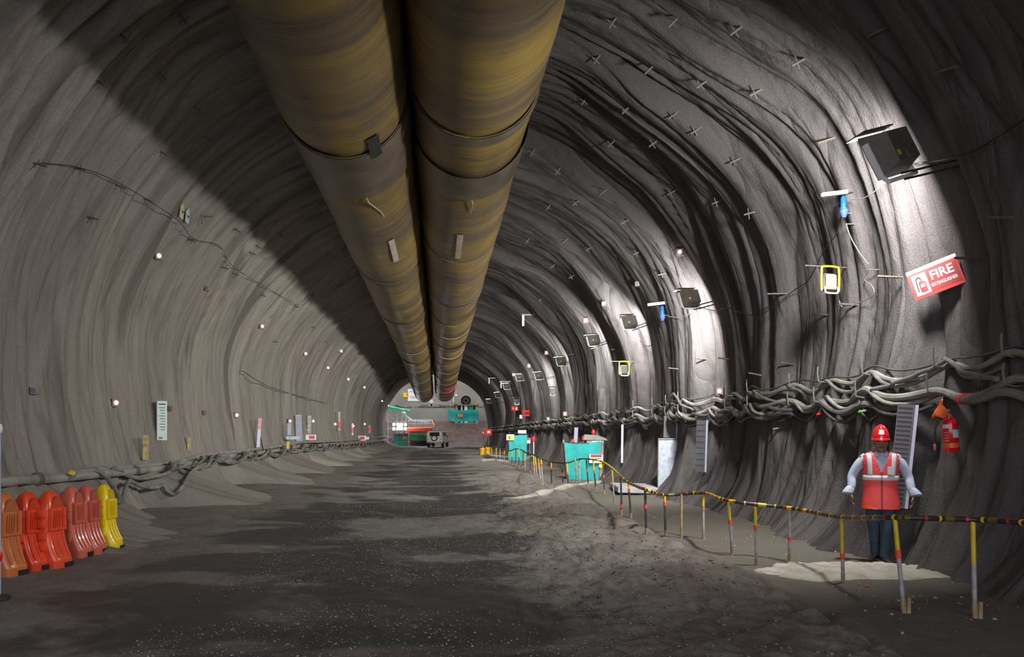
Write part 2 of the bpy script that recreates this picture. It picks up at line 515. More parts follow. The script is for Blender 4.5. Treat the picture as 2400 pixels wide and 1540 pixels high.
# ------------------------------------------------------------------ ventilation ducts
def duct_mat():
    t = NT('yellow_duct_fabric')
    ob = t.n('ShaderNodeTexCoord').outputs['Object']
    ring = t.noise(t.mapping(ob, (0.06, 0.75, 0.06)), 1.0, 3, 0.6, 0.2)
    fine = t.noise(t.mapping(ob, (0.5, 14.0, 0.5)), 1.0, 5, 0.65, 0.35)
    blot = t.noise(t.mapping(ob, (0.8, 0.5, 0.8)), 1.0, 4, 0.6, 0.4)
    c = t.mix(t.ramp(ring, 0.40, 0.60), (0.082, 0.054, 0.034), (0.215, 0.140, 0.028))
    c = t.mix(t.ramp(blot, 0.48, 0.70, 0, 0.7), c, (0.066, 0.046, 0.037))
    c = t.mix(t.ramp(fine, 0.45, 0.7, 0, 0.30), c, (0.27, 0.18, 0.045))
    t.out('Base Color', c)
    t.out('Roughness', t.ramp(fine, 0.3, 0.7, 0.34, 0.52))
    wr = t.noise(t.mapping(ob, (0.35, 5.0, 0.35)), 1.0, 5, 0.6, 0.6)
    t.out('Normal', t.bump(wr, 0.5, 0.08, t.bump(fine, 0.12, 0.02)))
    return t.m
M_duct = duct_mat()
M_ductred = mat('red_duct_fabric', (0.30, 0.035, 0.035), 0.45, var=0.2, vscale=1.5)
M_ductseam = mat('pale_duct_seam', (0.45, 0.37, 0.28), 0.45, var=0.15)
M_ductcuff = mat('dark_duct_cuff', (0.13, 0.095, 0.065), 0.4, var=0.2, vscale=2)
DR = 1.125
def duct_center(k, Y):
    x0, z0 = ((-1.676, 7.50), (0.611, 7.70))[k]
    d = sstep(48, 92, np.array([Y]))[0]
    s = 0.05 * math.sin(Y * 0.33 + k * 2.0)
    return Vector((x0 + (0.0 if k else -0.15) * d + 0.4 * s * d, Y, z0 + 0.55 * s * min(1, max(0, (Y - 30) / 30)) - (0.95 if k == 0 else 1.10) * d))
SEAMS = [[-8, 3.0, 13.4, 15.6, 24.6, 34.6, 41.0, 46.5, 53, 58, 62, 67, 71, 75, 79, 83, 86.5, 90, 93.5],
         [-8, 2.0, 13.0, 16.4, 22.5, 31.0, 36.0, 40.5, 46.0, 51, 56, 61, 65, 70, 74, 78, 82, 86, 90, 94]]
def build_duct(k, label):
    root = thing('ventilation_duct', label, 'duct', group='twin ventilation ducts under the tunnel crown')
    seams = SEAMS[k]
    NA = 48
    for i in range(len(seams) - 1):
        a, b = seams[i], seams[i + 1]
        n = max(10, int((b - a) / (0.16 if a < 30 else 0.28)))
        rings = []
        for j in range(n + 1):
            t = j / n; Y = a + (b - a) * t
            c = duct_center(k, Y)
            puff = min(1, min(t, 1 - t) * (b - a) / 0.5)
            bul = 0.955 + 0.045 * (puff ** 0.6) - (0.03 if (i % 3 == 2) else 0)
            if a > 40: bul = 0.93 + 0.075 * math.sin(math.pi * t) ** 0.6
            rg = []
            for q in range(NA):
                th = 2 * math.pi * q / NA
                w = 1 + 0.010 * math.sin(3 * th + Y * 0.7) * 1 + 0.006 * math.sin(Y * 2.3 + 2 * math.cos(th)) \
                    + 0.022 * math.exp(-((math.sin((th + 1.45) / 2)) / 0.16) ** 2) * math.sin(Y * 0.5 + k)
                rg.append(c + Vector((math.cos(th), 0, math.sin(th))) * DR * bul * w * (0.992 if True else 1))
            rings.append(rg)
        red = a > (80 if k == 0 else 73)
        MB().loft(rings).build('duct_section', M_ductred if red else M_duct, root, ang=60)
        if b < 93:
            rb = MB()
            c = duct_center(k, b)
            pts = [c + Vector((math.cos(2 * math.pi * q / 40), 0, math.sin(2 * math.pi * q / 40))) * DR * 0.985 for q in range(41)]
            rb.tube(pts, 0.011, 6, cap=False)
            rb.build('joint_ring', M_ductseam if i % 2 == 0 else M_ductcuff, root)
    # darker cuffs wrapped round the joints
    for (ya, yb) in (((13.4, 15.6), (33.6, 35.2), (52, 53.6)), ((13.0, 13.35), (15.0, 16.4), (30.2, 31.4), (45.0, 46.2)))[k]:
        rings = []
        for j in range(9):
            Y = ya + (yb - ya) * j / 8; c = duct_center(k, Y)
            rings.append([c + Vector((math.cos(2 * math.pi * q / 48), 0, math.sin(2 * math.pi * q / 48))) * DR * (1.004 + 0.008 * math.sin(math.pi * j / 8)) for q in range(48)])
        MB().loft(rings, cap=False).build('joint_cuff', M_ductcuff, root, ang=60)
    # hanger wires to the crown
    for Y in np.arange(0, 92, 4.0):
        c = duct_center(k, Y)
        loc, n, ii, d = BV.ray_cast(c, Vector((0, 0, 1)), 10)
        if loc is None: continue
        MB().tube([c + Vector((0, 0, DR * 0.94)), loc + Vector((0, 0, 0.05))], 0.012, 5).build('hanger_wire', M_dark, root)
    return root
d0 = build_duct(0, 'long yellow-brown fabric ventilation duct, the left of the hanging pair')
d1 = build_duct(1, 'long yellow-brown fabric ventilation duct, the right of the hanging pair')
# a dark patch and a hanging strap on the left duct, a loose tie on the right one
def on_duct(k, Y, th, r=1.01):
    return duct_center(k, Y) + Vector((math.cos(th), 0, math.sin(th))) * DR * r
for (k, Y, th, w, l, mm, nm) in ((0, 13.2, -1.05, 0.20, 0.9, M_black, 'patch'), (0, 20.5, -1.15, 0.14, 2.4, M_ductseam, 'repair_strip'), (1, 20.5, -1.65, 0.14, 2.6, M_ductseam, 'repair_strip')):
    rings = []
    for j in range(7):
        yy = Y - l / 2 + l * j / 6
        rings.append([on_duct(k, yy, th + w * (q / 6 - 0.5) , 1.012) for q in range(7)])
    vs = [v for rg in rings for v in rg]
    fs = [(i * 7 + q, i * 7 + q + 1, (i + 1) * 7 + q + 1, (i + 1) * 7 + q) for i in range(6) for q in range(6)]
    MB().add(vs, fs).build(nm, mm, (d0, d1)[k], ang=60)
MB().tube([on_duct(0, 15.6, -1.4), on_duct(0, 15.75, -1.38, 1.06), on_duct(0, 16.6, -1.22, 1.05), on_duct(0, 17.2, -1.18, 1.01)], 0.016, 6).build('loose_strap', M_ductseam, d0)
MB().tube([on_duct(1, 16.4, -1.5), on_duct(1, 16.5, -1.48, 1.05), on_duct(1, 17.2, -1.5, 1.03)], 0.014, 6).build('loose_strap', M_ductseam, d1)

# ------------------------------------------------------------------ floodlights along the right wall
def basis(F, up=Vector((0, 0, 1))):
    F = F.normalized(); r = F.cross(up).normalized(); u = r.cross(F)
    return Matrix((r, F, u)).transposed()           # local x = right, y = facing, z = up
def floodlight(p, label, F=Vector((-0.46, 0.85, -0.26)), scale=1.0, power=1.0, roll=0.0, glow=True, wallp=None):
    rot = basis(F)
    if roll: rot = rot @ Matrix.Rotation(roll, 3, 'Y')
    root = thing('floodlight', label, 'floodlight', p, rot, 'floodlights along the right wall')
    s = scale
    hb = MB()                                       # open-fronted tray housing
    w, h, d = 0.50 * s, 0.40 * s, 0.17 * s
    o = [(-w / 2, -h / 2), (w / 2, -h / 2), (w / 2, h / 2), (-w / 2, h / 2)]
    i_ = [(x * 0.72, z * 0.68) for x, z in o]
    front = [Vector((x, 0.02 * s, z)) for x, z in o]; back = [Vector((x, -d, z)) for x, z in i_]
    inn = [Vector((x * 0.93, 0.02 * s, z * 0.92)) for x, z in o]; inb = [Vector((x * 0.66, -d * 0.8, z * 0.62)) for x, z in o]
    vs = back + front + inn + inb
    fs = [(0, 1, 2, 3)]
    for a in range(3):
        for q in range(4):
            fs.append((a * 4 + q, a * 4 + (q + 1) % 4, (a + 1) * 4 + (q + 1) % 4, (a + 1) * 4 + q))
    fs.append((12, 13, 14, 15))
    hb.add(vs, fs)
    hb.build('housing', M_lampback, root, smooth=False)
    MB().box((0, 0.026 * s, h / 2 + 0.02 * s), (w * 1.02, 0.17 * s, 0.012 * s)).build('hood', M_lampback, root, smooth=False)
    gl = MB().box((0, -d * 0.45, 0), (w * 0.60, 0.03 * s, h * 0.42))
    gl.build('lamp_panel', M_glow if glow else M_white, root, smooth=False)
    fr = MB()
    for sx in (-1, 1):
        fr.box((sx * (w / 2 + 0.012 * s), -0.02 * s, -0.04 * s), (0.016 * s, 0.05 * s, h * 0.8))
    fr.tube([(-w / 2 - 0.012 * s, -0.02 * s, -h * 0.42), (-w / 2, -0.05 * s, -h * 0.62), (w / 2, -0.05 * s, -h * 0.62), (w / 2 + 0.012 * s, -0.02 * s, -h * 0.42)], 0.018 * s, 8)
    fr.build('bracket', M_white, root)
    MB().box((w * 0.1, -d * 0.93, -h * 0.22), (0.16 * s, 0.05 * s, 0.09 * s), bev=0.008).build('ballast_box', M_lampback, root)
    MB().box((-w * 0.27, -d * 1.0, -h * 0.16), (0.045 * s, 0.006 * s, 0.045 * s)).build('warning_sticker', M_yellow, root)
    # two arms back to the wall
    inv = rot.inverted()
    base = Vector((0, -0.05 * s, -h * 0.62))
    wp = inv @ ((wallp - p)) if wallp is not None else Vector((0.7, 0, 0))
    arm = MB()
    for dz in (-0.03, 0.05):
        arm.tube([base + Vector((0.02, 0, dz)), wp + Vector((0, 0, dz))], 0.014, 6)
    arm.build('wall_arm', M_dark, root)
    ld = bpy.data.lights.new('floodlight_lamp', 'AREA')
    ld.shape = 'RECTANGLE'; ld.size = w * 0.86; ld.size_y = h * 0.84
    ld.energy = LAMP_W * power; ld.color = (0.97, 0.985, 0.94)
    lo = bpy.data.objects.new('floodlight_lamp', ld); COL.objects.link(lo)
    lo.parent = root; lo.location = (0, 0.024 * s, 0)
    lo.rotation_euler = (math.radians(90), 0, 0)    # area lights shine along local -z: turn it to +y
    return root
def lamp_at(px, py, Y, label, **kw):
    Y *= 0.945
    p = at(px, py, Y)
    loc, n, i, d = BV.ray_cast(p, Vector((1, 0.12, -0.05)).normalized(), 6)
    if loc is None: loc = p + Vector((0.7, 0, 0))
    return floodlight(p, label, wallp=loc + Vector((0.06, 0, 0)), **kw)
LAMPS = [(2072, 362, 9.75, 'large brown floodlight nearest the camera, high above the fire sign'),
         (1612, 700, 18.3, 'dark square floodlight above the blue plug cluster, second from the camera'),
         (1472, 755, 24.2, 'square floodlight above the third bright wall band, third from the camera'),
         (1389, 797, 29.8, 'square floodlight fourth from the camera on the right wall'),
         (1314, 846, 37.6, 'small floodlight fifth from the camera on the right wall'),
         (1262, 880, 44.0, 'small floodlight sixth from the camera on the right wall'),
         (1217, 884, 50.0, 'small floodlight seventh from the camera beside the distant white bracket'),
         (1187, 905, 57.0, 'tiny floodlight eighth from the camera on the right wall'),
         (1166, 925, 67.0, 'tiny floodlight ninth from the camera on the right wall'),
         (1146, 940, 78.0, 'tiny floodlight tenth from the camera near the tunnel mouth')]
for i, (px, py, Y, lb) in enumerate(LAMPS):
    lamp_at(px, py, Y, lb, scale=1.4 if i == 0 else 1.05, roll=(-0.35 if i == 0 else -0.1), power=(1.0, 1.0, 0.9, 0.8, 0.8, 0.7, 0.7, 0.6, 0.6, 0.6)[i])

# ------------------------------------------------------------------ open pit beyond the tunnel mouth
M_pitwall = mat('pit_concrete', (0.29, 0.265, 0.215), 0.85, var=0.12, vscale=0.5, bump=0.3, bscale=3)
M_bench = mat('pit_bench_concrete', (0.25, 0.23, 0.195), 0.85, var=0.10, vscale=0.4, bump=0.2, bscale=4)
def slope_mat():
    t = NT('pit_rock_slope')
    ob = t.n('ShaderNodeTexCoord').outputs['Object']
    n1 = t.noise(ob, 0.6, 5, 0.6); n2 = t.noise(t.mapping(ob, (2.2, 0.7, 3.0)), 1.0, 4, 0.7, 0.8)
    c = t.mix(t.ramp(n1, 0.4, 0.6), (0.085, 0.045, 0.042), (0.11, 0.068, 0.045))
    c = t.mix(t.ramp(n2, 0.62, 0.70), c, (0.30, 0.28, 0.30))
    t.out('Base Color', c); t.out('Roughness', 0.8)
    t.out('Normal', t.bump(t.noise(ob, 3, 5, 0.7), 0.8, 0.3))
    return t.m
M_slope = slope_mat()
def struct(name, mb, m, label=None, **kw):
    o = mb.build(name, m, None, **kw); o['kind'] = 'structure'
    if label: o['label'] = label
    return o
struct('floor_pit', MB().box((-2, 114.2, -0.26), (44, 28.2, 0.5)), mat('pit_mud', (0.07, 0.042, 0.036), 0.7, var=0.25, vscale=0.4, bump=0.5, bscale=2), 'red-brown mud floor of the open pit', smooth=False)
struct('wall_back', MB().box((-2, 128.5, 8), (44, 1.0, 17)), M_pitwall, 'pale concrete wall at the back of the pit', smooth=False)
struct('wall_pit_left', MB().box((-24, 114, 8), (1, 28, 17)), M_pitwall, 'concrete side wall of the pit', smooth=False)
struct('wall_pit_right', MB().box((20, 114, 8), (1, 28, 17)), M_pitwall, 'concrete side wall of the pit behind the tunnel mouth', smooth=False)
# tunnel face round the mouth
fm = MB()
ring = [(float(XC + PX[j] * 1.09), float(PZ[j] * 1.07 - 0.3)) for j in range(0, ns, 6)]
outer = []
for (x, z) in ring:
    a = math.atan2(z - 3, x - XC); k = min(22 / max(1e-6, abs(math.cos(a))), 13.5 / max(1e-6, abs(math.sin(a))) if math.sin(a) > 0 else 99)
    outer.append((XC + k * math.cos(a), max(-0.3, 3 + k * math.sin(a))))
n = len(ring)
vs = [(x, YEND - 0.1, z) for x, z in ring] + [(x, YEND - 0.1, z) for x, z in outer] + [(x, YEND + 0.5, z) for x, z in ring] + [(x, YEND + 0.5, z) for x, z in outer]
fs = []
for k in range(n - 1):
    fs += [(k, k + 1, n + k + 1, n + k), (2 * n + k, 3 * n + k, 3 * n + k + 1, 2 * n + k + 1), (k, 2 * n + k, 2 * n + k + 1, k + 1)]
fm.add(vs, fs)
struct('wall_mouth', fm, M_pitwall, 'concrete face round the tunnel mouth', smooth=False)
bn = MB().prism([(120.6, -0.2), (121.8, 5.75), (127.9, 5.95), (127.9, -0.2)], -23.5, 19.5, 'x')
struct('wall_bench', bn, M_bench, 'smooth grey concrete bench in front of the back wall', smooth=False)
# rubble along the edge of the bench
rb = MB()
for k in range(140):
    x = -14 + 26 * R.random(); s_ = 0.15 + 0.35 * R.random() ** 2
    rb.box((x, 122.4 + 0.7 * R.random(), 5.85 + s_ * 0.35), (s_ * 2.2, s_, s_), Matrix.Rotation(R.random() * 3, 3, 'Z') @ Matrix.Rotation(R.random() * 0.6, 3, 'X'))
tag(rb.build('edge_rubble', mat('edge_rubble', (0.16, 0.145, 0.125), 0.9, var=0.3, vscale=1.0), None, smooth=False), 'dark rubble lying along the edge of the concrete bench', 'rubble', kind='stuff')
# rock slope below the bench
gx = np.linspace(-13, 15, 120); gy = np.linspace(105, 121.4, 70)
SX, SY = np.meshgrid(gx, gy, indexing='ij')
prof = sstep(0, 1, (SY - 107.5 - 1.5 * perlin(SX * 0.2, SX * 0 + 2, 31)) / 13.0)
SZ = 3.6 * prof + (0.25 * perlin(SX * 0.6, SY * 0.6, 32) + 0.15 * perlin(SX * 1.7, SY * 1.7, 33)) * sstep(0, 0.25, prof) - 0.06
so = link('floor_slope', fast_mesh('floor_slope', np.stack([SX, SY, SZ], -1).reshape(-1, 3), grid_faces(len(gx), len(gy))), M_slope)
tag(so, 'red-brown rock slope with pale streaks below the bench', kind='structure')
def slz(x, y):
    i = int(np.clip(np.searchsorted(gx, x), 0, len(gx) - 1)); j = int(np.clip(np.searchsorted(gy, y), 0, len(gy) - 1))
    return float(SZ[i, j])

M_teal = mat('teal_tarpaulin', (0.010, 0.36, 0.35), 0.55, var=0.12, vscale=3, bump=0.25, bscale=6)
M_tealdark = mat('teal_tarpaulin_deep', (0.015, 0.30, 0.23), 0.55, var=0.15, vscale=3, bump=0.25, bscale=6)
M_green = mat('green_tarpaulin', (0.02, 0.30, 0.13), 0.55, var=0.15, vscale=2, bump=0.4, bscale=3)
M_paper = mat('white_sign_board', (0.82, 0.82, 0.84), 0.5, var=0.03)
M_orange = mat('orange_sign', (0.80, 0.20, 0.02), 0.5, var=0.05)
M_signyel = mat('yellow_sign', (0.85, 0.62, 0.02), 0.5, var=0.05)
M_signred = mat('red_sign_print', (0.72, 0.05, 0.045), 0.45, var=0.05)
M_ink = mat('dark_print', (0.03, 0.03, 0.05), 0.5, var=0.02)
M_blueink = mat('blue_print', (0.05, 0.05, 0.28), 0.5, var=0.02)

def board(name, label, cat, c, w, h, m, rot=None, th=0.03, frame=None, parts=(), group=None):
    """flat board facing local -y; parts: (name, x, z, w, h, material) raised print strips in metres"""
    root = thing(name, label, cat, c, rot if rot is not None else (0, 0, 0), group)
    MB().box((0, 0, 0), (w, th, h)).build('panel', m, root, smooth=False)
    if frame:
        f = MB(); t = 0.045 * min(w, h)
        for sx in (-1, 1): f.box((sx * (w / 2 - t / 2), -th / 2 - 0.002, 0), (t, 0.006, h))
        for sz in (-1, 1): f.box((0, -th / 2 - 0.002, sz * (h / 2 - t / 2)), (w, 0.006, t))
        f.build('border', frame, root, smooth=False)
    for (nm, x, z, pw, ph, pm) in parts:
        MB().box((x, -th / 2 - 0.004, z), (pw, 0.008, ph)).build(nm, pm, root, smooth=False)
    return root
def put_text(root, txt, size, x, z, m, th=0.03, bold=0.0, sx=1.0, extr=0.002):
    me = text_mesh(txt, size, bold, extr, sx=sx)
    o = link('lettering', me, m, root)
    o.location = (x, -th / 2 - 0.006, z); o.rotation_euler = (math.pi / 2, 0, 0)
    return o

# signs on the back wall
Yb = 127.95
p = at(972, 926, Yb)
bb = board('banner', 'white banner with blue and orange print on the pit back wall', 'banner', p, 2.3, 2.0, M_paper, th=0.08)
put_text(bb, 'NOLT', 0.42, -0.25, 0.55, M_blueink, 0.08, 0.006)
for z, w, mm in ((-0.25, 1.2, M_orange), (-0.5, 0.9, M_orange)):
    MB().box((-0.2, -0.05, z), (w, 0.01, 0.10)).build('print_line', mm, bb, smooth=False)
board('yellow_notice', 'small yellow and orange sign left of the white banner', 'sign', at(951, 926, Yb), 0.85, 0.75, M_signyel, th=0.08, parts=(('print_block', 0.25, 0.1, 0.3, 0.5, M_orange),))
# wall-mounted fan mouth on the right
fr = thing('fan_inlet', 'dark round fan opening with pinkish rim on the right of the pit wall', 'fan', at(1092, 939, 126.5))
pr = MB().lathe([(0.95, -0.9), (0.98, 0.0), (0.86, 0.02), (0.80, -0.5)], 28, rot=Matrix.Rotation(math.pi / 2, 3, 'X')); pr.build('ring', mat('fan_ring', (0.42, 0.30, 0.28), 0.5), fr)
MB().lathe([(0.84, -0.6), (0.84, -0.5)], 28, rot=Matrix.Rotation(math.pi / 2, 3, 'X')).build('dark_mouth', M_black, fr)
bl = MB()
for k in range(6): bl.box((0, -0.35, 0), (0.14, 0.03, 1.5), Matrix.Rotation(k * math.pi / 6, 3, 'Y'))
bl.build('blades', M_dark, fr)
MB().box((0, 0.6, -0.95), (2.2, 2.0, 0.12)).build('stand', M_steel, fr, smooth=False)
wr = MB()
for sx in (-0.9, 0.9):
    wr.tube([(sx, 0, -0.9), (sx, 0, -3.0 + 0.18)], 0.06, 6)
wr.build('legs', M_steel, fr)
# white lamps on the back wall
for i, (px, py, lb) in enumerate(((1062, 923, 'white fitting left of the pair high on the pit wall'), (1069, 927, 'white fitting right of the pair high on the pit wall'))):
    w = thing('light_fitting', lb, 'wall light', at(px, py, Yb), group='white fittings high on the pit wall')
    MB().box((0, 0, 0), (0.4, 0.15, 0.25), bev=0.02).build('case', M_white, w)
    MB().box((0, -0.09, -0.02), (0.3, 0.03, 0.15)).build('lens', M_paper, w)
w = thing('conduit', 'slim white vertical conduit on the pit wall', 'conduit', at(1063, 939, Yb))
MB().tube([(0, 0, -0.6), (0, 0, 0.6)], 0.06, 8).build('pipe', M_white, w)
MB().box((0, 0.05, 0.5), (0.2, 0.1, 0.06)).build('clip', M_steel, w)

# hut and teal tarpaulin fence on the slope
def tarp_strip(pts, h, m, name, parent, th=0.04, wob=0.10):
    """hanging sheet following ground points, with folds"""
    mb = MB(); n = 0; rows_ = []
    path = []
    for a, b in zip(pts[:-1], pts[1:]):
        for k in range(14): path.append(a.lerp(b, k / 14))
    path.append(pts[-1])
    for i, q in enumerate(path):
        d = (path[min(i + 1, len(path) - 1)] - path[max(i - 1, 0)]); nrm = Vector((d.y, -d.x, 0)).normalized()
        col = []
        for k in range(7):
            z = h * k / 6
            off = wob * math.sin(i * 0.9 + k * 0.5) * (0.4 + 0.6 * (1 - k / 6)) - 0.06 * math.sin(k)
            col.append(q + nrm * off + Vector((0, 0, z - 0.06 * abs(math.sin(i * math.pi / 14)) * (k == 6))))
        rows_.append(col)
    vs = []
    for s_ in (0, 1):
        for col in rows_:
            for v in col: vs.append(v + Vector((0, th * s_, 0)))
    N = len(rows_); fs = []
    for s_ in (0, 1):
        for i in range(N - 1):
            for k in range(6):
                a = s_ * N * 7 + i * 7 + k
                fs.append((a, a + 7, a + 8, a + 1))
    mb.add(vs, fs)
    return mb.build(name, m, parent, ang=60)
hx0, hx1 = at(1052, 987, 117).x, at(1120, 987, 117).x
tf = thing('tarpaulin_fence', 'bright teal tarpaulin fence round the hut on the rock slope', 'tarpaulin', (0, 0, 0))
zb = at(1080, 987, 115).z
tarp_strip([Vector((hx0, 118.5, zb + 0.35)), Vector((hx0 + 0.9, 115.0, zb - 0.1)), Vector((hx1, 115.2, zb))], 1.75, M_teal, 'sheet', tf)
po = MB()
for q in (Vector((hx0, 118.5, zb)), Vector((hx0 + 0.9, 115.05, zb)), Vector((hx1, 115.3, zb))):
    po.tube([q + Vector((0, 0.06, -1.5)), q + Vector((0, 0.06, 1.9))], 0.05, 6)
po.build('posts', M_steel, tf)
MB().box((hx0 + 1.7, 114.85, zb + 0.85), (0.75, 0.05, 0.42)).build('orange_label', M_orange, tf, smooth=False)
ht = thing('site_hut', 'open site hut with flat roof standing behind the teal fence', 'hut', (at(1093, 970, 119).x, 119.0, zb - 0.2))
MB().box((0, 0, 2.72), (3.9, 2.6, 0.14)).build('roof', mat('hut_roof', (0.22, 0.20, 0.18), 0.8), ht, smooth=False)
for (x, w, mm, nm) in ((-1.55, 0.35, mat('hut_timber', (0.55, 0.36, 0.16), 0.7), 'timber_panel'), (-0.75, 0.22, M_white, 'white_post'), (-0.1, 0.5, M_paper, 'white_panel'), (0.65, 0.75, M_green, 'green_panel'), (1.6, 0.5, MATS['hut_timber'], 'timber_panel')):
    MB().box((x, -1.0, 1.3), (w, 0.08, 2.7)).build(nm, mm, ht, smooth=False)
MB().box((0, 1.0, 1.3), (3.6, 0.08, 2.7)).build('back_panel', M_dark, ht, smooth=False)
MB().box((0, 0, -0.75), (3.8, 2.4, 1.5)).build('plinth', M_bench, ht, smooth=False)
MB().box((-1.9, -0.9, 3.0), (0.9, 1.4, 0.1), Matrix.Rotation(0.3, 3, 'Y')).build('awning', M_steel, ht, smooth=False)

# works on the left of the mouth: rebar cage, red frame, green cover, containers, scaffold, light tower
def steel_cage(label, c, L, r, n):
    root = thing('rebar_cage', label, 'rebar cage', c)
    for k in range(n):
        x = -L / 2 + L * k / (n - 1)
        pts = [(x, r * math.cos(a), r * math.sin(a)) for a in np.linspace(0, 2 * math.pi, 15)]
        MB().tube(pts, 0.05, 5, cap=False).build('hoop', M_cage, root)
    lg = MB()
    for k in range(8):
        a = 2 * math.pi * k / 8
        lg.tube([(-L / 2, r * math.cos(a), r * math.sin(a)), (L / 2, r * math.cos(a), r * math.sin(a))], 0.03, 5)
    lg.build('bars', M_cage, root)
    return root
M_cage = mat('pale_cage_steel', (0.55, 0.56, 0.60), 0.4, 0.3)
cx = at(985, 998, 108)
steel_cage('pale spiral steel cage lying above the red frame', (cx.x, 108.3, cx.z + 0.3), 3.3, 0.55, 14)
rf = thing('steel_formwork', 'red steel frame with lit red edge painted orange round the green cover', 'steel frame', (at(983, 1030, 106).x, 106.4, 0.0))
M_redf = mat('red_frame_paint', (0.62, 0.03, 0.02), 0.5, var=0.1)
M_litedge = mat('lit_red_edge', (0.95, 0.30, 0.06), 0.45, var=0.05)  # orange colour paints in the lit look of the red edge
z0 = at(983, 1003, 106).z; W2 = 1.75
MB().box((0, 0.6, z0 - 0.25), (2 * W2, 1.6, 0.5)).build('deck', M_redf, rf, smooth=False)
MB().box((-W2 + 0.08, 0, z0 / 2), (0.16, 0.16, z0)).build('leg', M_redf, rf, smooth=False)
MB().box((W2 - 0.08, 0, z0 / 2), (0.16, 0.16, z0)).build('leg', M_redf, rf, smooth=False)
MB().tube([(-W2, -0.25, z0 - 0.03), (W2 + 0.1, -0.25, z0 + 0.02), (W2 + 0.25, 0.0, z0 + 0.45), (W2, 0.6, z0 + 0.95)], 0.09, 7).build('edge_rail', M_litedge, rf)
MB().box((0.2, 1.0, z0 / 2 - 0.2), (2 * W2 - 0.4, 0.3, z0 - 0.5)).build('back_plate', M_redf, rf, smooth=False)
gc = thing('covered_stack', 'crumpled green tarpaulin over a stack under the red frame', 'tarpaulin', (at(985, 1030, 104).x, 104.6, 0.0))
MB().box((0, 0.1, 0.35), (2.4, 0.7, 0.7)).build('pallet', M_dark, gc, smooth=False)
zc = at(985, 1032, 104).z
tarp_strip([Vector((-1.35, -0.35, zc)), Vector((0, -0.45, zc - 0.03)), Vector((1.3, -0.3, zc + 0.05))], 1.05, M_green, 'sheet', gc, wob=0.08)
MB().box((0, 0.05, zc + 0.55), (2.5, 0.6, 0.9), bev=0.1).build('load', M_green, gc)
MB().box((0.95, -0.52, zc + 0.78), (0.62, 0.03, 0.42)).build('orange_label', M_orange, gc, smooth=False)

def bin_tarp(root, w, d, h, m, taper=0.85, seg=10, skew=0.0):
    """open box of tarpaulin panels tapering towards the ground, with creases"""
    mb = MB(); rings = []
    for k in range(7):
        t = k / 6; z = h * t
        s_ = taper + (1 - taper) * t
        rg = []
        for (ax, ay, bx, by) in ((-1, -1, 1, -1), (1, -1, 1, 1), (1, 1, -1, 1), (-1, 1, -1, -1)):
            for q in range(seg):
                f = q / seg
                x = (ax + (bx - ax) * f) * w / 2 * s_; y_ = (ay + (by - ay) * f) * d / 2 * s_
                wob = 0.018 * math.sin(q * 2.1 + k * 1.1 + ax) * math.sin(math.pi * f)
                sag = -0.05 * math.sin(math.pi * f) * (k == 6)
                rg.append(Vector((x + wob * (ax == bx), y_ + wob * (ay == by) * 1.0, z + sag + skew * x * t)))
        rings.append(rg)
    mb.loft(rings, cap=False)
    inner = [[Vector((v.x * 0.97, v.y * 0.97, v.z)) for v in rg] for rg in rings[::-1]]
    mb.loft(inner, cap=False)
    nn = len(rings[0]); mb.add([v * 0.97 + Vector((0, 0, 0.04)) for v in rings[0]], [tuple(range(nn))])
    return mb.build('tarpaulin_box', m, root, ang=50)
p = footpt(940, 1045)
tb = thing('tarpaulin_bin', 'small deep-green tarpaulin bin with orange label near the tunnel mouth', 'bin', (at(939, 1040, 101.5).x, 101.5, 0.0), (0, 0, 0.05))
bin_tarp(tb, 1.95, 1.4, 1.35, M_tealdark, 0.84)
MB().box((0.55, -0.72, 1.12), (0.55, 0.03, 0.3)).build('orange_label', M_orange, tb, smooth=False)
lo = MB()
for k in range(6): lo.box((-0.8 + 0.32 * k, 0, 1.38 + 0.14 * R.random()), (0.28, 0.8, 0.4), Matrix.Rotation(R.random() - 0.5, 3, 'Y'))
lo.build('rubbish', mat('dim_rubbish', (0.16, 0.13, 0.16), 0.8, var=0.3, vscale=2), tb, smooth=False)

lt = thing('light_tower', 'blinding white light tower at the left of the tunnel mouth', 'light tower', (at(937, 1000, 104).x, 104.0, 0.0))
M_tower = mat('light_tower_glow', (1, 1, 1), 0.4, emit=(0.97, 0.99, 1.0), estr=30.0, var=0.0)
MB().tube([(0, 0.15, 0), (0, 0.15, 2.9)], 0.07, 8).build('mast', M_steel, lt)
MB().box((0, 0.15, 0.1), (1.0, 0.9, 0.2)).build('base', M_dark, lt, smooth=False)
MB().tube([(-0.95, 0.15, 2.15), (0.95, 0.15, 2.15)], 0.04, 6).build('crossbar', M_steel, lt)
zc = at(937, 1000, 104).z
for ix in range(4):
    for iz in range(2):
        hx, hz = -0.78 + 0.52 * ix, zc - 0.30 + 0.60 * iz
        hd = MB().box((hx, 0.02, hz), (0.48, 0.2, 0.5), bev=0.03).build('lamp_head', M_dark, lt)
        MB().box((hx, -0.10, hz), (0.34, 0.05, 0.34)).build('lens', M_tower, hd, smooth=False)
ld = bpy.data.lights.new('light_tower_lamp', 'AREA'); ld.shape = 'RECTANGLE'; ld.size = 0.35; ld.size_y = 0.35; ld.energy = 500
lo_ = bpy.data.objects.new('light_tower_lamp', ld); COL.objects.link(lo_); lo_.parent = lt; lo_.location = (0, -0.16, zc); lo_.rotation_euler = (math.radians(90), 0, 0)

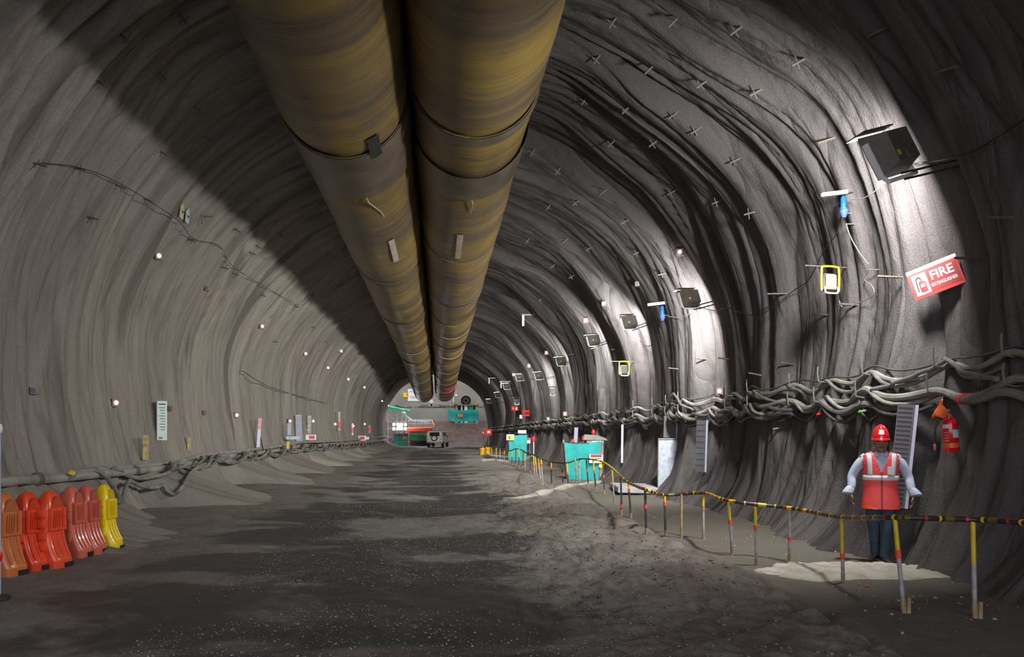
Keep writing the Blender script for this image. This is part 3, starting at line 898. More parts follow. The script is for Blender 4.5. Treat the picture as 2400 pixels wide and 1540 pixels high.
sf = thing('scaffold', 'scaffold of pale tubes under a green canopy left of the tunnel mouth', 'scaffold', (at(930, 985, 109).x, 109.5, 0.0))
sb = MB(); H = at(930, 957, 109).z
for x in (-1.3, 0.0, 1.3):
    for yy in (0, 1.2):
        MB().tube([(x, yy, 0), (x, yy, H)], 0.05, 6).build('upright', M_cage, sf)
for z in np.arange(1.2, H, 1.1):
    for yy in (0, 1.2): sb.tube([(-1.5, yy, z), (1.5, yy, z)], 0.04, 6)
sb.tube([(-1.3, 0, 0.2), (1.3, 0, 2.4)], 0.035, 6); sb.tube([(1.3, 0, 2.4), (-1.3, 0, 4.4)], 0.035, 6)
sb.build('ledgers', M_cage, sf)
MB().box((0, 0.6, 3.3), (2.9, 1.3, 0.1)).build('deck', M_steel, sf, smooth=False)
MB().box((0, 0.6, 2.5), (2.6, 1.0, 0.5)).build('stored_panels', mat('stored_panels', (0.45, 0.44, 0.44), 0.6, var=0.2, vscale=3), sf, smooth=False)
cv = MB()
rings = []
for k in range(9):
    x = -1.6 + 3.4 * k / 8
    rings.append([Vector((x, -0.3, H + 0.35 - 0.09 * k + 0.05 * math.sin(k * 2))), Vector((x, 1.5, H + 0.55 - 0.09 * k)), Vector((x, 1.5, H + 0.15 - 0.09 * k)), Vector((x, -0.3, H - 0.1 - 0.06 * k))])
cv.loft(rings).build('canopy', mat('green_canopy', (0.03, 0.45, 0.22), 0.5, var=0.1), sf)
pp = thing('curved_chute', 'white curved pipe sweeping down from the scaffold to the slope', 'pipe', (0, 0, 0))
MB().tube([at(943, 958, 112), at(947, 968, 111.6), at(953, 978, 111.2), at(965, 985, 110.8), at(985, 989, 110.4), at(1003, 990, 110)], [0.11, 0.2, 0.2, 0.14, 0.1, 0.08], 8).build('pipe', M_white, pp)
MB().tube([at(941, 962, 111.5), at(944, 972, 111.4), at(943, 982, 111.3), at(939, 990, 111.2)], 0.07, 7).build('branch', M_white, pp)

# ------------------------------------------------------------------ cables and pipes along the walls
def smooth_path(pts, n=6):
    out = []
    P_ = [pts[0]] + list(pts) + [pts[-1]]
    for i in range(1, len(P_) - 2):
        a, b, c, d = P_[i - 1], P_[i], P_[i + 1], P_[i + 2]
        for k in range(n):
            t = k / n
            out.append(0.5 * ((2 * b) + (c - a) * t + (2 * a - 5 * b + 4 * c - d) * t * t + (3 * b - a - 3 * c + d) * t ** 3))
    out.append(pts[-1])
    return out
M_hose = mat('grey_cable_sheath', (0.175, 0.160, 0.150), 0.55, var=0.2, vscale=4)
M_hose2 = mat('pale_cable_sheath', (0.26, 0.245, 0.225), 0.55, var=0.2, vscale=4)
M_hosed = mat('dark_cable_sheath', (0.085, 0.078, 0.076), 0.5, var=0.2, vscale=4)
M_pipe = mat('dusty_pipe', (0.34, 0.31, 0.28), 0.6, var=0.2, vscale=3, bump=0.15)
BRK = [7.0, 8.2, 9.55, 10.75, 12.3, 13.6, 15.2, 16.6, 18.0, 19.4, 21.0, 22.7, 24.4, 26.2]
while BRK[-1] < 97: BRK.append(BRK[-1] + 1.8)
def sag(Y, A):
    for a, b in zip(BRK[:-1], BRK[1:]):
        if a <= Y < b:
            t = (Y - a) / (b - a)
            return -A * (1 - (2 * t - 1) ** 2)
    return 0.0
def xsm(sd, Y, Z):
    return sum(wallx(sd, Y + d, Z) for d in (-0.35, 0, 0.35)) / 3 * 0.5 + 0.5 * (min if sd > 0 else max)(wallx(sd, Y + d, Z) for d in (-0.35, 0, 0.35))
def wall_cable(label, zb, r, tw, ph, A, off, m, Y0=7.2, Y1=97.0, spread=0.05, wave=0.0, group='cables hung along the right wall', bands=()):
    root = thing('power_cable', label, 'cable', group=group)
    pts = []; Y = Y0
    while Y < Y1:
        z = zb + sag(Y, A) + wave * math.sin(Y * 1.3 + ph * 2) + spread * math.sin(2 * math.pi * Y / tw + ph)
        x = xsm(1, Y, z) - off - spread * (1 + math.cos(2 * math.pi * Y / tw + ph))
        pts.append(Vector((x, Y, z))); Y += min(0.55, 0.11 + 0.006 * max(0, Y - 9))
    sm = pts[:]
    for it in range(2):
        sm = [sm[0]] + [(sm[i - 1] + sm[i] * 2 + sm[i + 1]) / 4 for i in range(1, len(sm) - 1)] + [sm[-1]]
    MB().tube(sm, r, 8).build('sheath', m, root)
    for by in bands:
        i = min(range(1, len(sm) - 1), key=lambda k: abs(sm[k].y - by)); d = (sm[i + 1] - sm[i - 1]).normalized()
        MB().tube([sm[i] - d * 0.035, sm[i] + d * 0.035], r * 1.15, 10).build('red_tape', M_red, root)
    return sm
lowA = wall_cable('thick grey cable, topmost of the lower bundle on the right wall', 2.20, 0.050, 3.4, 0.3, 0.15, 0.07, M_hose2, spread=0.055, bands=(8.95,))
lowB = wall_cable('thick dark grey cable running under the pale one in the lower bundle', 2.10, 0.048, 3.4, 3.2, 0.17, 0.07, M_hose, spread=0.055, bands=(8.95,))
wall_cable('thinner grey cable twisting round the lower bundle', 2.15, 0.030, 1.5, 1.0, 0.13, 0.06, M_hose2, spread=0.085, Y0=9.6)
wall_cable('thin dark cable looping below the lower bundle', 2.06, 0.026, 1.9, 4.4, 0.24, 0.05, M_hosed, spread=0.07, Y0=9.6)
wall_cable('dark cable winding tightly through the lower bundle', 2.12, 0.036, 1.1, 2.2, 0.12, 0.08, M_hosed, spread=0.10, Y0=13.5)
wall_cable('grey upper cable sagging between hooks on the right wall', 2.50, 0.038, 2.7, 0.0, 0.19, 0.06, M_hose2, spread=0.03, Y1=96)
wall_cable('dark upper cable twisted with the grey one on the right wall', 2.47, 0.028, 1.6, 2.6, 0.22, 0.06, M_hose, spread=0.05, Y0=8.4, Y1=96)
wall_cable('thin black wire following the upper cable bundle', 2.55, 0.014, 2.2, 1.2, 0.10, 0.05, M_hosed, spread=0.03, Y1=60)
# one cable drops from the upper to the lower bundle near the right edge
for (a, b, lb) in (((9.55, 2.52), (8.35, 2.18), 'grey cable slanting from upper to lower bundle near the extinguisher'),
                   ((10.6, 2.18), (9.5, 2.50), 'grey cable slanting up to the upper bundle above the grey board'),
                   ((14.9, 2.42), (13.6, 2.12), 'grey cable slanting between the bundles left of the person'),
                   ((20.3, 2.66), (18.6, 2.18), 'cable rising steeply to a peak above the lower bundle'),
                   ((20.3, 2.66), (21.8, 2.15), 'dark cable falling from the same peak away from the camera')):
    root = thing('cross_cable', lb, 'cable', group='cables hung along the right wall')
    pts = []
    for k in range(11):
        t = k / 10; Y = a[0] + (b[0] - a[0]) * t; z = a[1] + (b[1] - a[1]) * t - 0.05 * math.sin(math.pi * t)
        pts.append(Vector((xsm(1, Y, z) - 0.16, Y, z)))
    MB().tube(pts, 0.030, 8).build('sheath', M_hose, root)
# small loops and tails hanging below
for (Y, w, dp, lb) in ((10.6, 0.75, 0.36, 'thin dark wire loop hanging beside the grey board'), (13.9, 0.8, 0.30, 'thin wire loop hanging left of the person'), (17.0, 0.7, 0.22, 'thin wire loop hanging below the bundle before the second floodlight')):
    root = thing('wire_loop', lb, 'wire', group='wire loops below the right cables')
    pts = [Vector((xsm(1, Y - w / 2 + w * k / 10, 2.0) - 0.10, Y - w / 2 + w * k / 10, 2.12 - dp * math.sin(math.pi * k / 10))) for k in range(11)]
    MB().tube(smooth_path(pts, 2), 0.013, 6).build('wire', M_hosed, root)
# hooks carrying the bundles
for i, Y in enumerate(BRK[1:13]):
    for z, nm in ((2.50, 'upper'), (2.18, 'lower')):
        x = wallx(1, Y, z)
        h = MB().tube([(x + 0.05, Y, z - 0.07), (x - 0.13, Y, z - 0.09), (x - 0.24, Y, z - 0.07), (x - 0.255, Y, z + 0.07), (x - 0.25, Y, z + 0.16)], 0.013, 6)
        nth = ('rightmost', 'second', 'third', 'fourth', 'fifth', 'sixth', 'seventh', 'eighth', 'ninth', 'tenth', 'eleventh', 'twelfth')[i]
        tag(h.build('cable_hook', M_steel), f'bent steel hook under the {nm} cable bundle, {nth} along from the right', 'hook', 'cable hooks on the right wall')
# coloured tags stuck into the wall by the cables
M_gtag = mat('green_rod', (0.16, 0.34, 0.12), 0.5)
for (px, py, lb, mm) in ((1834, 1003, 'green rod stub below the cables left of the person', M_gtag), (2040, 962, 'green rod stub below the cables above the red helmet', M_gtag),
                         (1940, 968, 'red-tipped rod stub below the lower cable bundle', M_red)):
    loc, n = hit(px, py)
    root = thing('rod_stub', lb, 'rod', loc, group='coloured rod stubs below the cables')
    MB().tube([Vector((0.05, 0.02, 0.02)), Vector((-0.18, -0.05, -0.02))], 0.014, 6).build('rod', M_hose2, root)
    MB().tube([Vector((-0.10, -0.03, -0.008)), Vector((-0.2, -0.055, -0.024))], 0.017, 6).build('tip', mm, root)

# left wall: one fat dusty pipe with hoses twisted round it
def hit_path(px, off=0.12):
    out = []
    for (x, y) in px:
        loc, n = hit(x, y)
        out.append(loc + Vector((off, 0, 0.0)))
    return out
LP = [(-170, 1150), (0, 1128), (90, 1122), (200, 1112), (300, 1104), (400, 1094), (470, 1076), (560, 1066), (640, 1056), (700, 1046), (760, 1044), (820, 1041), (860, 1037), (885, 1034), (903, 1031)]
def left_hose(label, px, r, m, off, tw=None, ph=0.0, spread=0.0, clamps=(), name='service_pipe', cat='pipe'):
    root = thing(name, label, cat, group='pipes and hoses along the left wall')
    pts = smooth_path(hit_path(px, off), 8)
    if tw:
        pts = [p_ + Vector((spread * (1 + math.cos(2 * math.pi * p_.y / tw + ph)), 0, spread * 1.3 * math.sin(2 * math.pi * p_.y / tw + ph))) for p_ in pts]
    MB().tube(pts, r, 9).build('sheath', m, root)
    for by in clamps:
        i = min(range(1, len(pts) - 1), key=lambda k: abs(pts[k].y - by)); d = (pts[i + 1] - pts[i - 1]).normalized()
        MB().tube([pts[i] - d * 0.06, pts[i] - d * 0.05, pts[i] + d * 0.05, pts[i] + d * 0.06], [r * 1.1, r * 1.45, r * 1.45, r * 1.1], 10).build('pipe_clamp', M_rust, root)
    return pts
def sub(px, dy, x0=-999, x1=9999): return [(x, y + dy) for x, y in px if x0 <= x <= x1]
left_hose('fat dusty pipe running along the left wall behind the barriers', LP, 0.080, M_pipe, 0.14, clamps=(12.7, 16.6, 18.3, 22.0))
left_hose('second dusty pipe lying above the fat one on the left wall', sub(LP, -9, 150), 0.062, M_pipe, 0.10, name='service_pipe')
dense = []
for a, b in zip(LP[3:-1], LP[4:]):
    for k in range(5): dense.append((a[0] + (b[0] - a[0]) * k / 5, a[1] + (b[1] - a[1]) * k / 5 + 4))
left_hose('grey hose twisted loosely round the left wall pipes', dense[2:], 0.048, M_hose2, 0.16, 3.6, 0.5, 0.10, name='service_hose', cat='hose')
left_hose('darker hose coiled tightly round the left wall pipes', dense[8:], 0.040, M_hose, 0.15, 2.3, 2.4, 0.12, name='service_hose', cat='hose')
left_hose('pale grey hose sagging low below the left pipes', [(258, 1175), (275, 1130), (290, 1132), (310, 1140), (340, 1143), (360, 1138), (368, 1150), (385, 1158), (405, 1140), (425, 1110), (450, 1092), (480, 1083), (520, 1070)], 0.045, M_hose2, 0.22, name='service_hose', cat='hose')
left_hose('grey hose arching over the left pipe and dropping behind the yellow barrier', [(130, 1118), (160, 1106), (195, 1103), (220, 1118), (240, 1150), (250, 1175)], 0.050, M_hose2, 0.24, name='service_hose', cat='hose')

# ------------------------------------------------------------------ pins, targets and plates on the lining
def pin(px, py, group, label, L=0.20, cross=True, m=None):
    loc, n = hit(px, py)
    if loc is None: return
    inw = Vector((XC - loc.x, 0, 4.0 - loc.z)).normalized()
    rt = MB().tube([Vector((0, 0, 0)) - inw * 0.12, inw * L], 0.017, 6).build('anchor_pin', m or M_rust)
    rt.location = loc
    tag(rt, label, 'anchor pin', group)
    if cross:
        t = Vector((0, 1, 0)).cross(inw).normalized(); a = t + Vector((0, 0.35, 0)) * R.uniform(-1, 1)
        MB().tube([inw * L * 0.55 - a.normalized() * 0.10, inw * L * 0.55 + a.normalized() * 0.10], 0.009, 5).build('crossbar', M_rust, rt)
PR = [(1443, 43), (1587, 43), (1737, 63), (1530, 155), (1655, 190), (1783, 210), (1405, 130), (1376, 228), (1475, 250), (1587, 263), (1885, 138), (1440, 330), (1540, 330), (1733, 372), (1582, 447),
      (1768, 497), (1312, 395), (1355, 470), (1420, 445), (1472, 515), (1385, 580), (1330, 560), (1300, 620), (1270, 700), (1345, 645), (1240, 560), (1290, 480), (1500, 590), (1560, 640), (1252, 350), (1640, 300), (1690, 470)]
for (x, y) in PR: pin(x, y, 'steel pins in the right vault', 'T-shaped steel pin poking out of the right-hand vault')
PL = [(283, 82), (370, 170), (228, 190), (376, 355), (175, 392), (80, 382), (272, 433), (337, 465), (205, 508), (440, 560), (520, 625), (548, 535), (420, 35), (455, 250), (480, 320), (650, 545), (645, 478), (600, 575), (690, 640), (545, 640), (610, 690), (585, 590), (690, 716), (640, 800), (730, 765), (760, 800)]
for (x, y) in PL: pin(x, y, 'steel pins in the left vault', 'T-shaped steel pin poking out of the left-hand vault')
PB = [(1955, 323), (2245, 155), (2078, 65), (2372, 510), (1938, 738), (1710, 842), (1862, 855), (1785, 880), (1655, 842), (2010, 715), (1590, 865), (1400, 815), (1450, 818), (1345, 830)]
for (x, y) in PB: pin(x, y, 'plain steel stubs in the right wall', 'plain steel rod stub sticking out of the right wall', 0.26, False)
for (x, y, lb) in ((2303, 607, 'long rusty rod stub right of the red sign'), (2115, 650, 'bent rod stub left of the red sign'), (1842, 688, 'thin rod stub left of the yellow work light')):
    pin(x, y, None, lb, 0.34, False)
# small reflective survey targets; their glow is added emission standing in for reflected light
M_target = mat('target_plate', (0.30, 0.16, 0.15), 0.6, var=0.1)
M_prism = mat('prism_added_glow', (1, 1, 1), 0.3, emit=(1, 0.98, 1), estr=5.0, var=0.0)
TG = [(365, 600), (264, 944), (550, 973), (610, 765), (713, 829), (766, 862), (797, 823), (814, 889), (852, 908), (676, 987), (731, 987), (783, 994), (853, 994), (826, 998), (894, 940), (909, 951),
      (1601, 591), (1694, 917), (1377, 751), (1284, 827), (1243, 857), (1206, 878), (1328, 970), (1288, 982)]
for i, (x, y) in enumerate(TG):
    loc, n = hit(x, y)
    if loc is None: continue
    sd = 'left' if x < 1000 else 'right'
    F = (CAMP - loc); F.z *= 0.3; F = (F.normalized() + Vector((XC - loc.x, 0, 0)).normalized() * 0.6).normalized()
    lb = {(365, 600): 'survey target with added glow and a dark cap high on the left vault', (264, 944): 'survey target with added glow on the left wall left of the white notice', (550, 973): 'survey target with added glow on the left wall right of the white notice',
          (610, 765): 'survey target with added glow on a rusty plate halfway up the left vault', (676, 987): 'survey target with added glow above the pale strip board on the left wall', (731, 987): 'survey target with added glow right of the lavender ruled board',
          (1601, 591): 'survey target with added glow high above the second floodlight', (1694, 917): 'survey target with added glow just above the right cables', (1377, 751): 'survey target with added glow above the fourth floodlight',
          (1284, 827): 'survey target with added glow left of the fifth floodlight'}.get((x, y), f'tiny distant survey target with added white glow far along the {sd} wall')
    root = thing('survey_marker', lb, 'marker light', loc + Vector((0.05 if x < 1000 else -0.05, 0, 0)) , basis(F), f'survey markers on the {sd} wall')  # reflective survey targets, not lamps; their glow is added emission
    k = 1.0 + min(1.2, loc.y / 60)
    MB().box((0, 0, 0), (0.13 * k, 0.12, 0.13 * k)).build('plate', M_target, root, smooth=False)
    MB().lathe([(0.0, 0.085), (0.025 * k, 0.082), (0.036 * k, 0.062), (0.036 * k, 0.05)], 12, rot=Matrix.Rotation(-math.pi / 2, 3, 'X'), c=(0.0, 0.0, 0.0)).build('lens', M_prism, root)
for (x, y, lb, mm) in ((482, 676, 'small pink block on the left vault', mat('pink_block', (0.42, 0.23, 0.20), 0.6)), (76, 916, 'small mauve block at the far left of the wall', mat('mauve_block', (0.33, 0.24, 0.33), 0.6)),
                       (395, 957, 'small dark red block beside the white notice', MATS['target_plate']), (476, 967, 'small dull block right of the white notice', MATS['target_plate']), (1418, 712, 'small pinkish block on the right wall above the fourth floodlight', MATS['pink_block']),
                       (1497, 666, 'small grey block high between the second and third floodlights', M_steel)):
    loc, n = hit(x, y)
    root = thing('marker_block', lb, 'block', loc + (Vector((0.04, 0, 0)) if x < 1000 else Vector((-0.04, 0, 0))), (0, 0, 0.3 if x < 1000 else -0.3))
    MB().box((0, 0, 0), (0.12, 0.16, 0.13), bev=0.01).build('body', mm, root)
    MB().box((0, -0.085, 0), (0.07, 0.012, 0.08)).build('face_plate', M_rust, root, smooth=False)
# mortar cross and torn papers high on the left vault
pc = thing('rod_cross', 'steel rods crossed in a plus shape high on the left vault', 'rod', hit(472, 505)[0])
MB().tube([(-0.2, 0, 0), (0.28, 0, -0.03)], 0.016, 6).build('rod', M_steel, pc); MB().tube([(0.03, -0.05, -0.22), (0.03, -0.05, 0.22)], 0.016, 6).build('rod', M_steel, pc)
for (x, y, lb, mm) in ((424, 496, 'torn yellowish strip on the left vault', mat('torn_yellow', (0.45, 0.40, 0.25), 0.7)), (437, 507, 'small bluish paper tag beside the torn strip on the left vault', mat('torn_blue', (0.40, 0.44, 0.47), 0.7))):
    loc, n = hit(x, y); nn = Vector((0.8, -0.5, -0.3)).normalized()
    root = thing('paper_tag', lb, 'tag', loc + nn * 0.06, basis(nn))
    MB().prism([(-0.05, -0.17), (0.06, -0.12), (0.09, 0.12), (0.02, 0.2), (-0.03, 0.05)], -0.006, 0.006).build('paper', mm, root, smooth=False)
    MB().box((0, 0.01, 0.0), (0.04, 0.012, 0.06)).build('print_mark', M_ink, root, smooth=False)

# thin wires strung over the lining
def strung(label, px, r=0.012, off=0.14, m=None, name='strung_wire', group=None, sg=0.0):
    pts = []
    for (x, y) in px:
        loc, n = hit(x, y)
        sd = 1 if loc.x < XC else -1
        pts.append(loc + Vector((off * sd, 0, 0)))
    pts = smooth_path(pts, 5)
    root = thing(name, label, 'wire', group=group)
    MB().tube(pts, r, 5).build('wire', m or M_black, root)
    MB().tube([pts[0], pts[0] + Vector((off * (1 if pts[0].x > XC else -1) * 1.4, 0, 0))], r * 1.2, 5).build('fixing', M_steel, root)
strung('thin black wire from the nearest floodlight to the right edge', [(2160, 385), (2200, 380), (2250, 372), (2310, 355), (2360, 325), (2400, 300), (2460, 260)])
strung('pale lead hanging from the nearest floodlight to the blue plug', [(2138, 385), (2120, 405), (2085, 440), (2050, 463), (2015, 468)], 0.008, m=M_hose2)
strung('pale lead from the blue plug down to the work light bar', [(2005, 525), (2015, 555), (2035, 590), (2058, 620)], 0.008, m=M_hose2)
strung('dark wire dropping from the blue plug towards the lower left', [(1995, 500), (1980, 550), (1950, 590), (1915, 655), (1880, 680), (1830, 720), (1790, 745)], 0.008)
strung('coil of thin wire dangling at the end of the work light bar', [(2060, 632), (2048, 655), (2066, 670), (2070, 690), (2045, 705), (2000, 722), (1988, 705)], 0.008, m=M_hose)
strung('thin wire loop from the second floodlight to its plug', [(1655, 712), (1630, 735), (1600, 745), (1570, 738)], 0.010, m=M_hose2)
strung('thin dark wire running right of the second floodlight', [(1655, 720), (1690, 728), (1720, 722), (1760, 735), (1800, 745)], 0.010)
strung('dark wire looping under the third floodlight', [(1500, 770), (1512, 800), (1530, 812), (1545, 800), (1560, 760), (1570, 745)], 0.012)
strung('thin wire strung between pins on the left vault', [(80, 382), (175, 395), (272, 435), (400, 515), (440, 560), (500, 575), (530, 620), (590, 660), (690, 716)], 0.007)
strung('thin wire low along the left wall markers', [(560, 870), (620, 905), (700, 930), (760, 945)], 0.012)

# ------------------------------------------------------------------ plugs, work lights, signs on the right wall
M_blue = mat('blue_plug', (0.008, 0.09, 0.42), 0.4, var=0.1)
def plug_set(px, py, label, s=1.0):
    loc, n = hit(px, py)
    root = thing('plug_socket', label, 'plug', loc + Vector((-0.22, -0.06, 0.05)), group='blue power plugs on the right wall')
    MB().box((-0.10 * s, 0, 0.20 * s), (0.34 * s, 0.06, 0.05 * s), Matrix.Rotation(-0.12, 3, 'Y'), bev=0.006).build('bracket_bar', mat('dusty_white', (0.46, 0.45, 0.43), 0.5), root)
    MB().tube([(0.05, 0, 0.21 * s), (0.35, 0.05, 0.23 * s)], 0.012, 6).build('support_rod', M_dark, root)
    MB().lathe([(0.018 * s, 0.12 * s), (0.034 * s, 0.10 * s), (0.036 * s, -0.02 * s), (0.045 * s, -0.03 * s), (0.045 * s, -0.05 * s)], 12, c=(0.02, 0, 0.05)).build('socket', M_blue, root)
    MB().lathe([(0.045 * s, -0.05 * s), (0.055 * s, -0.07 * s), (0.040 * s, -0.12 * s), (0.022 * s, -0.16 * s)], 12, c=(0.03, 0, 0.05)).build('plug', mat('pale_blue_plug', (0.05, 0.10, 0.33), 0.45), root)
    MB().tube([(0.02, 0, 0.15 * s), (0.0, 0.01, 0.2 * s)], 0.01, 6).build('lead', M_black, root)
    return root
plug_set(2003, 500, 'bright blue power plug hanging under a white bar below the nearest floodlight', 1.15)
plug_set(1568, 742, 'cluster of blue plugs left of the second floodlight', 1.4)
M_lens = mat('frosted_lens', (0.24, 0.225, 0.18), 0.3, var=0.05)
M_workyel = mat('work_light_yellow', (0.85, 0.52, 0.02), 0.4, var=0.05)
def work_light(px, py, label, s=1.0, yaw=0.25, yel=True, lens=None):
    loc, n = hit(px, py)
    root = thing('work_light', label, 'work light', loc + Vector((-0.32 * s, -0.12, 0)), (0, 0, yaw), 'work lights hanging on the right wall')
    w, h = 0.24 * s, 0.28 * s
    MB().box((0, 0.03, -0.02), (w * 0.82, 0.08, h * 0.85), bev=0.02 * s).build('case', M_lampback, root)
    MB().box((0, -0.02, -0.02), (w * 0.70, 0.02, h * 0.72), bev=0.012 * s).build('lens', lens or M_lens, root)
    fr = MB(); a = w / 2 + 0.02; z1 = h / 2 + 0.05 * s
    fr.tube(smooth_path([Vector(v) for v in ((-a, 0, -h * 0.52), (-a, 0, z1 - 0.05), (-a + 0.05, 0, z1), (a - 0.05, 0, z1), (a, 0, z1 - 0.05), (a, 0, -h * 0.52))], 4), 0.014 * s, 8)
    fr.build('carry_frame', M_workyel if yel else M_dark, root)
    ff_ = MB().tube(smooth_path([Vector(v) for v in ((-w * 0.42, -0.03, -h * 0.30), (-w * 0.42, -0.03, -h * 0.52), (-w * 0.3, -0.03, -h * 0.60), (w * 0.3, -0.03, -h * 0.60), (w * 0.42, -0.03, -h * 0.52), (w * 0.42, -0.03, -h * 0.30))], 4), 0.012 * s, 8)
    ff_.build('foot_bar', M_white, root)
    for sx in (-1, 1): MB().lathe([(0.02, -0.015), (0.022, 0.0), (0.02, 0.015)], 10, c=(sx * a, 0, -h * 0.5)).build('end_cap', mat('dark_blue_cap', (0.03, 0.04, 0.10), 0.5), root)
    MB().tube([(-0.38 * s, 0.02, z1 + 0.00), (0.62 * s, 0.10, z1 + 0.03)], 0.011, 6).build('hanging_rod', M_rust, root)
    return root
work_light(1992, 662, 'yellow-framed work light hanging from a rod left of the red sign', 1.15)
work_light(1490, 866, 'orange-framed dark work light below the third floodlight', 1.25, lens=M_dark)
work_light(1312, 918, 'small work light with pale lens below the fifth floodlight', 1.3, yel=False)
work_light(1226, 941, 'tiny dark work light above the small red sign', 1.5, yel=False, lens=M_dark)
def lamp_bracket(px, py, label, s=1.0):
    loc, n = hit(px, py)
    root = thing('lamp_bracket', label, 'bracket', loc + Vector((-0.5, 0, 0)), group='white-topped brackets far along the right wall')
    MB().box((0, 0, 0.15), (0.7 * s, 0.3, 0.06)).build('shelf', M_steel, root, smooth=False)
    MB().box((-0.25 * s, 0, -0.12), (0.10, 0.10, 0.5)).build('white_tube', M_white, root, smooth=False)
    MB().tube([(0, 0, 0.1), (0.6, 0, 0.0)], 0.03, 6).build('arm', M_dark, root)
lamp_bracket(1198, 899, 'white-ended grey bracket left of the seventh floodlight', 1.3)
lamp_bracket(1165, 890, 'small dark bracket high before the tunnel mouth', 1.0)
lamp_bracket(1260, 746, 'dark metal bracket between ribs above the fifth floodlight', 0.8)

# FIRE EXTINGUISHER sign
loc, n = hit(2202, 657)
F = Vector((-0.70, -0.70, 0.02)).normalized()
rot = basis(F)                      # local y = facing; the board helper faces local -y, so turn it round
rot = rot @ Matrix.Rotation(math.pi, 3, 'Z')
sgn_root = thing('fire_sign', 'tilted red and white sign reading FIRE EXTINGUISHER on the right wall', 'sign', loc + F * 0.22, rot @ Matrix.Rotation(-0.31, 3, 'Y'))
Wf, Hf = 0.57, 0.40
MB().box((0, 0, 0), (Wf, 0.012, Hf)).build('panel', M_paper, sgn_root, smooth=False)
M_signbright = mat('bright_red_print', (0.80, 0.06, 0.055), 0.45, var=0.04)
M_signdeep = mat('deep_red_print', (0.42, 0.05, 0.05), 0.45, var=0.06)
MB().box((0, -0.008, -0.025), (Wf, 0.006, Hf - 0.05)).build('red_field', M_signbright, sgn_root, smooth=False)
MB().box((0.09, -0.0115, -0.02), (0.35, 0.004, Hf - 0.13)).build('deep_red_panel', M_signdeep, sgn_root, smooth=False)
MB().box((-0.165, -0.013, -0.02), (0.165, 0.006, Hf - 0.12)).build('picture_panel', M_paper, sgn_root, smooth=False)
ic = MB().lathe([(0.0, -0.085), (0.036, -0.085), (0.040, -0.075), (0.040, 0.045), (0.026, 0.065), (0.012, 0.072), (0.012, 0.085), (0.0, 0.085)], 14, c=(-0.15, -0.018, -0.04))
for i, v in enumerate(ic.v): ic.v[i] = (v[0], -0.018 + (v[1] + 0.018) * 0.12, v[2])
ic.build('picture_extinguisher', M_signbright, sgn_root)
MB().tube([(-0.15, -0.02, 0.055), (-0.175, -0.02, 0.085), (-0.205, -0.02, 0.06), (-0.21, -0.02, -0.03), (-0.215, -0.02, -0.10)], 0.007, 6).build('picture_hose', M_ink, sgn_root)
MB().box((-0.15, -0.026, -0.045), (0.045, 0.004, 0.045)).build('picture_label', M_paper, sgn_root, smooth=False)
put_text(sgn_root, 'FIRE', 0.165, 0.085, 0.035, M_paper, 0.018, 0.004, 0.88)
put_text(sgn_root, 'EXTINGUISHER', 0.060, 0.085, -0.085, M_paper, 0.018, 0.0015, 0.72)

# red fire extinguisher
loc, n = hit(2256, 1020)
ex = thing('fire_extinguisher', 'red fire extinguisher with orange cloth hanging on the right wall', 'fire extinguisher', loc + Vector((-0.24, -0.16, -0.20)), (0.02, -0.06, -0.5))
M_exred = mat('extinguisher_red', (0.72, 0.012, 0.022), 0.22, var=0.05, coat=0.4)
MB().lathe([(0.0, 0.0), (0.070, 0.0), (0.082, 0.015), (0.082, 0.33), (0.074, 0.365), (0.045, 0.395), (0.024, 0.405), (0.024, 0.425)], 24).build('cylinder', M_exred, ex)
MB().lathe([(0.0835, 0.055), (0.0835, 0.11)], 24).build('orange_band', mat('orange_band', (0.90, 0.16, 0.02), 0.35), ex)
M_exlab = mat('extinguisher_label', (0.55, 0.66, 0.74), 0.4, var=0.06)
def wraplabel(a0, a1, z0, z1, nm, mm, r=0.0845):
    rows_ = [[Vector((r * math.cos(a), r * math.sin(a), z)) for a in np.linspace(a0, a1, 9)] for z in (z0, z1)]
    MB().add(rows_[0] + rows_[1], [(k, k + 1, 10 + k, 9 + k) for k in range(8)]).build(nm, mm, ex)
wraplabel(-1.35, -0.35, 0.17, 0.265, 'white_label', M_exlab); wraplabel(-2.6, -1.75, 0.285, 0.33, 'upper_label', M_exlab)
for k in range(4): wraplabel(-2.45 + 0.0 * k, -1.85, 0.13 + 0.032 * k, 0.145 + 0.032 * k, 'print_line', mat('pale_red_print', (0.85, 0.30, 0.25), 0.4))
MB().lathe([(0.02, 0.42), (0.026, 0.43), (0.022, 0.47), (0.012, 0.475)], 14).build('valve', M_steel, ex)
MB().box((0.0, 0.0, 0.485), (0.03, 0.13, 0.016), Matrix.Rotation(0.25, 3, 'X')).build('lever', M_dark, ex, smooth=False)
MB().tube(smooth_path([Vector(v) for v in ((-0.02, -0.02, 0.445), (-0.08, -0.04, 0.42), (-0.135, -0.05, 0.33), (-0.16, -0.05, 0.20), (-0.165, -0.05, 0.11))], 5), 0.012, 8).build('hose', M_black, ex)
MB().lathe([(0.010, 0.0), (0.016, 0.02), (0.016, 0.07), (0.011, 0.08)], 10, c=(-0.165, -0.05, 0.03)).build('nozzle', mat('pink_nozzle', (0.60, 0.22, 0.22), 0.4), ex)
MB().box((0, 0.12, 0.43), (0.05, 0.26, 0.03)).build('wall_hook', M_steel, ex, smooth=False)
cl = MB(); rings = []
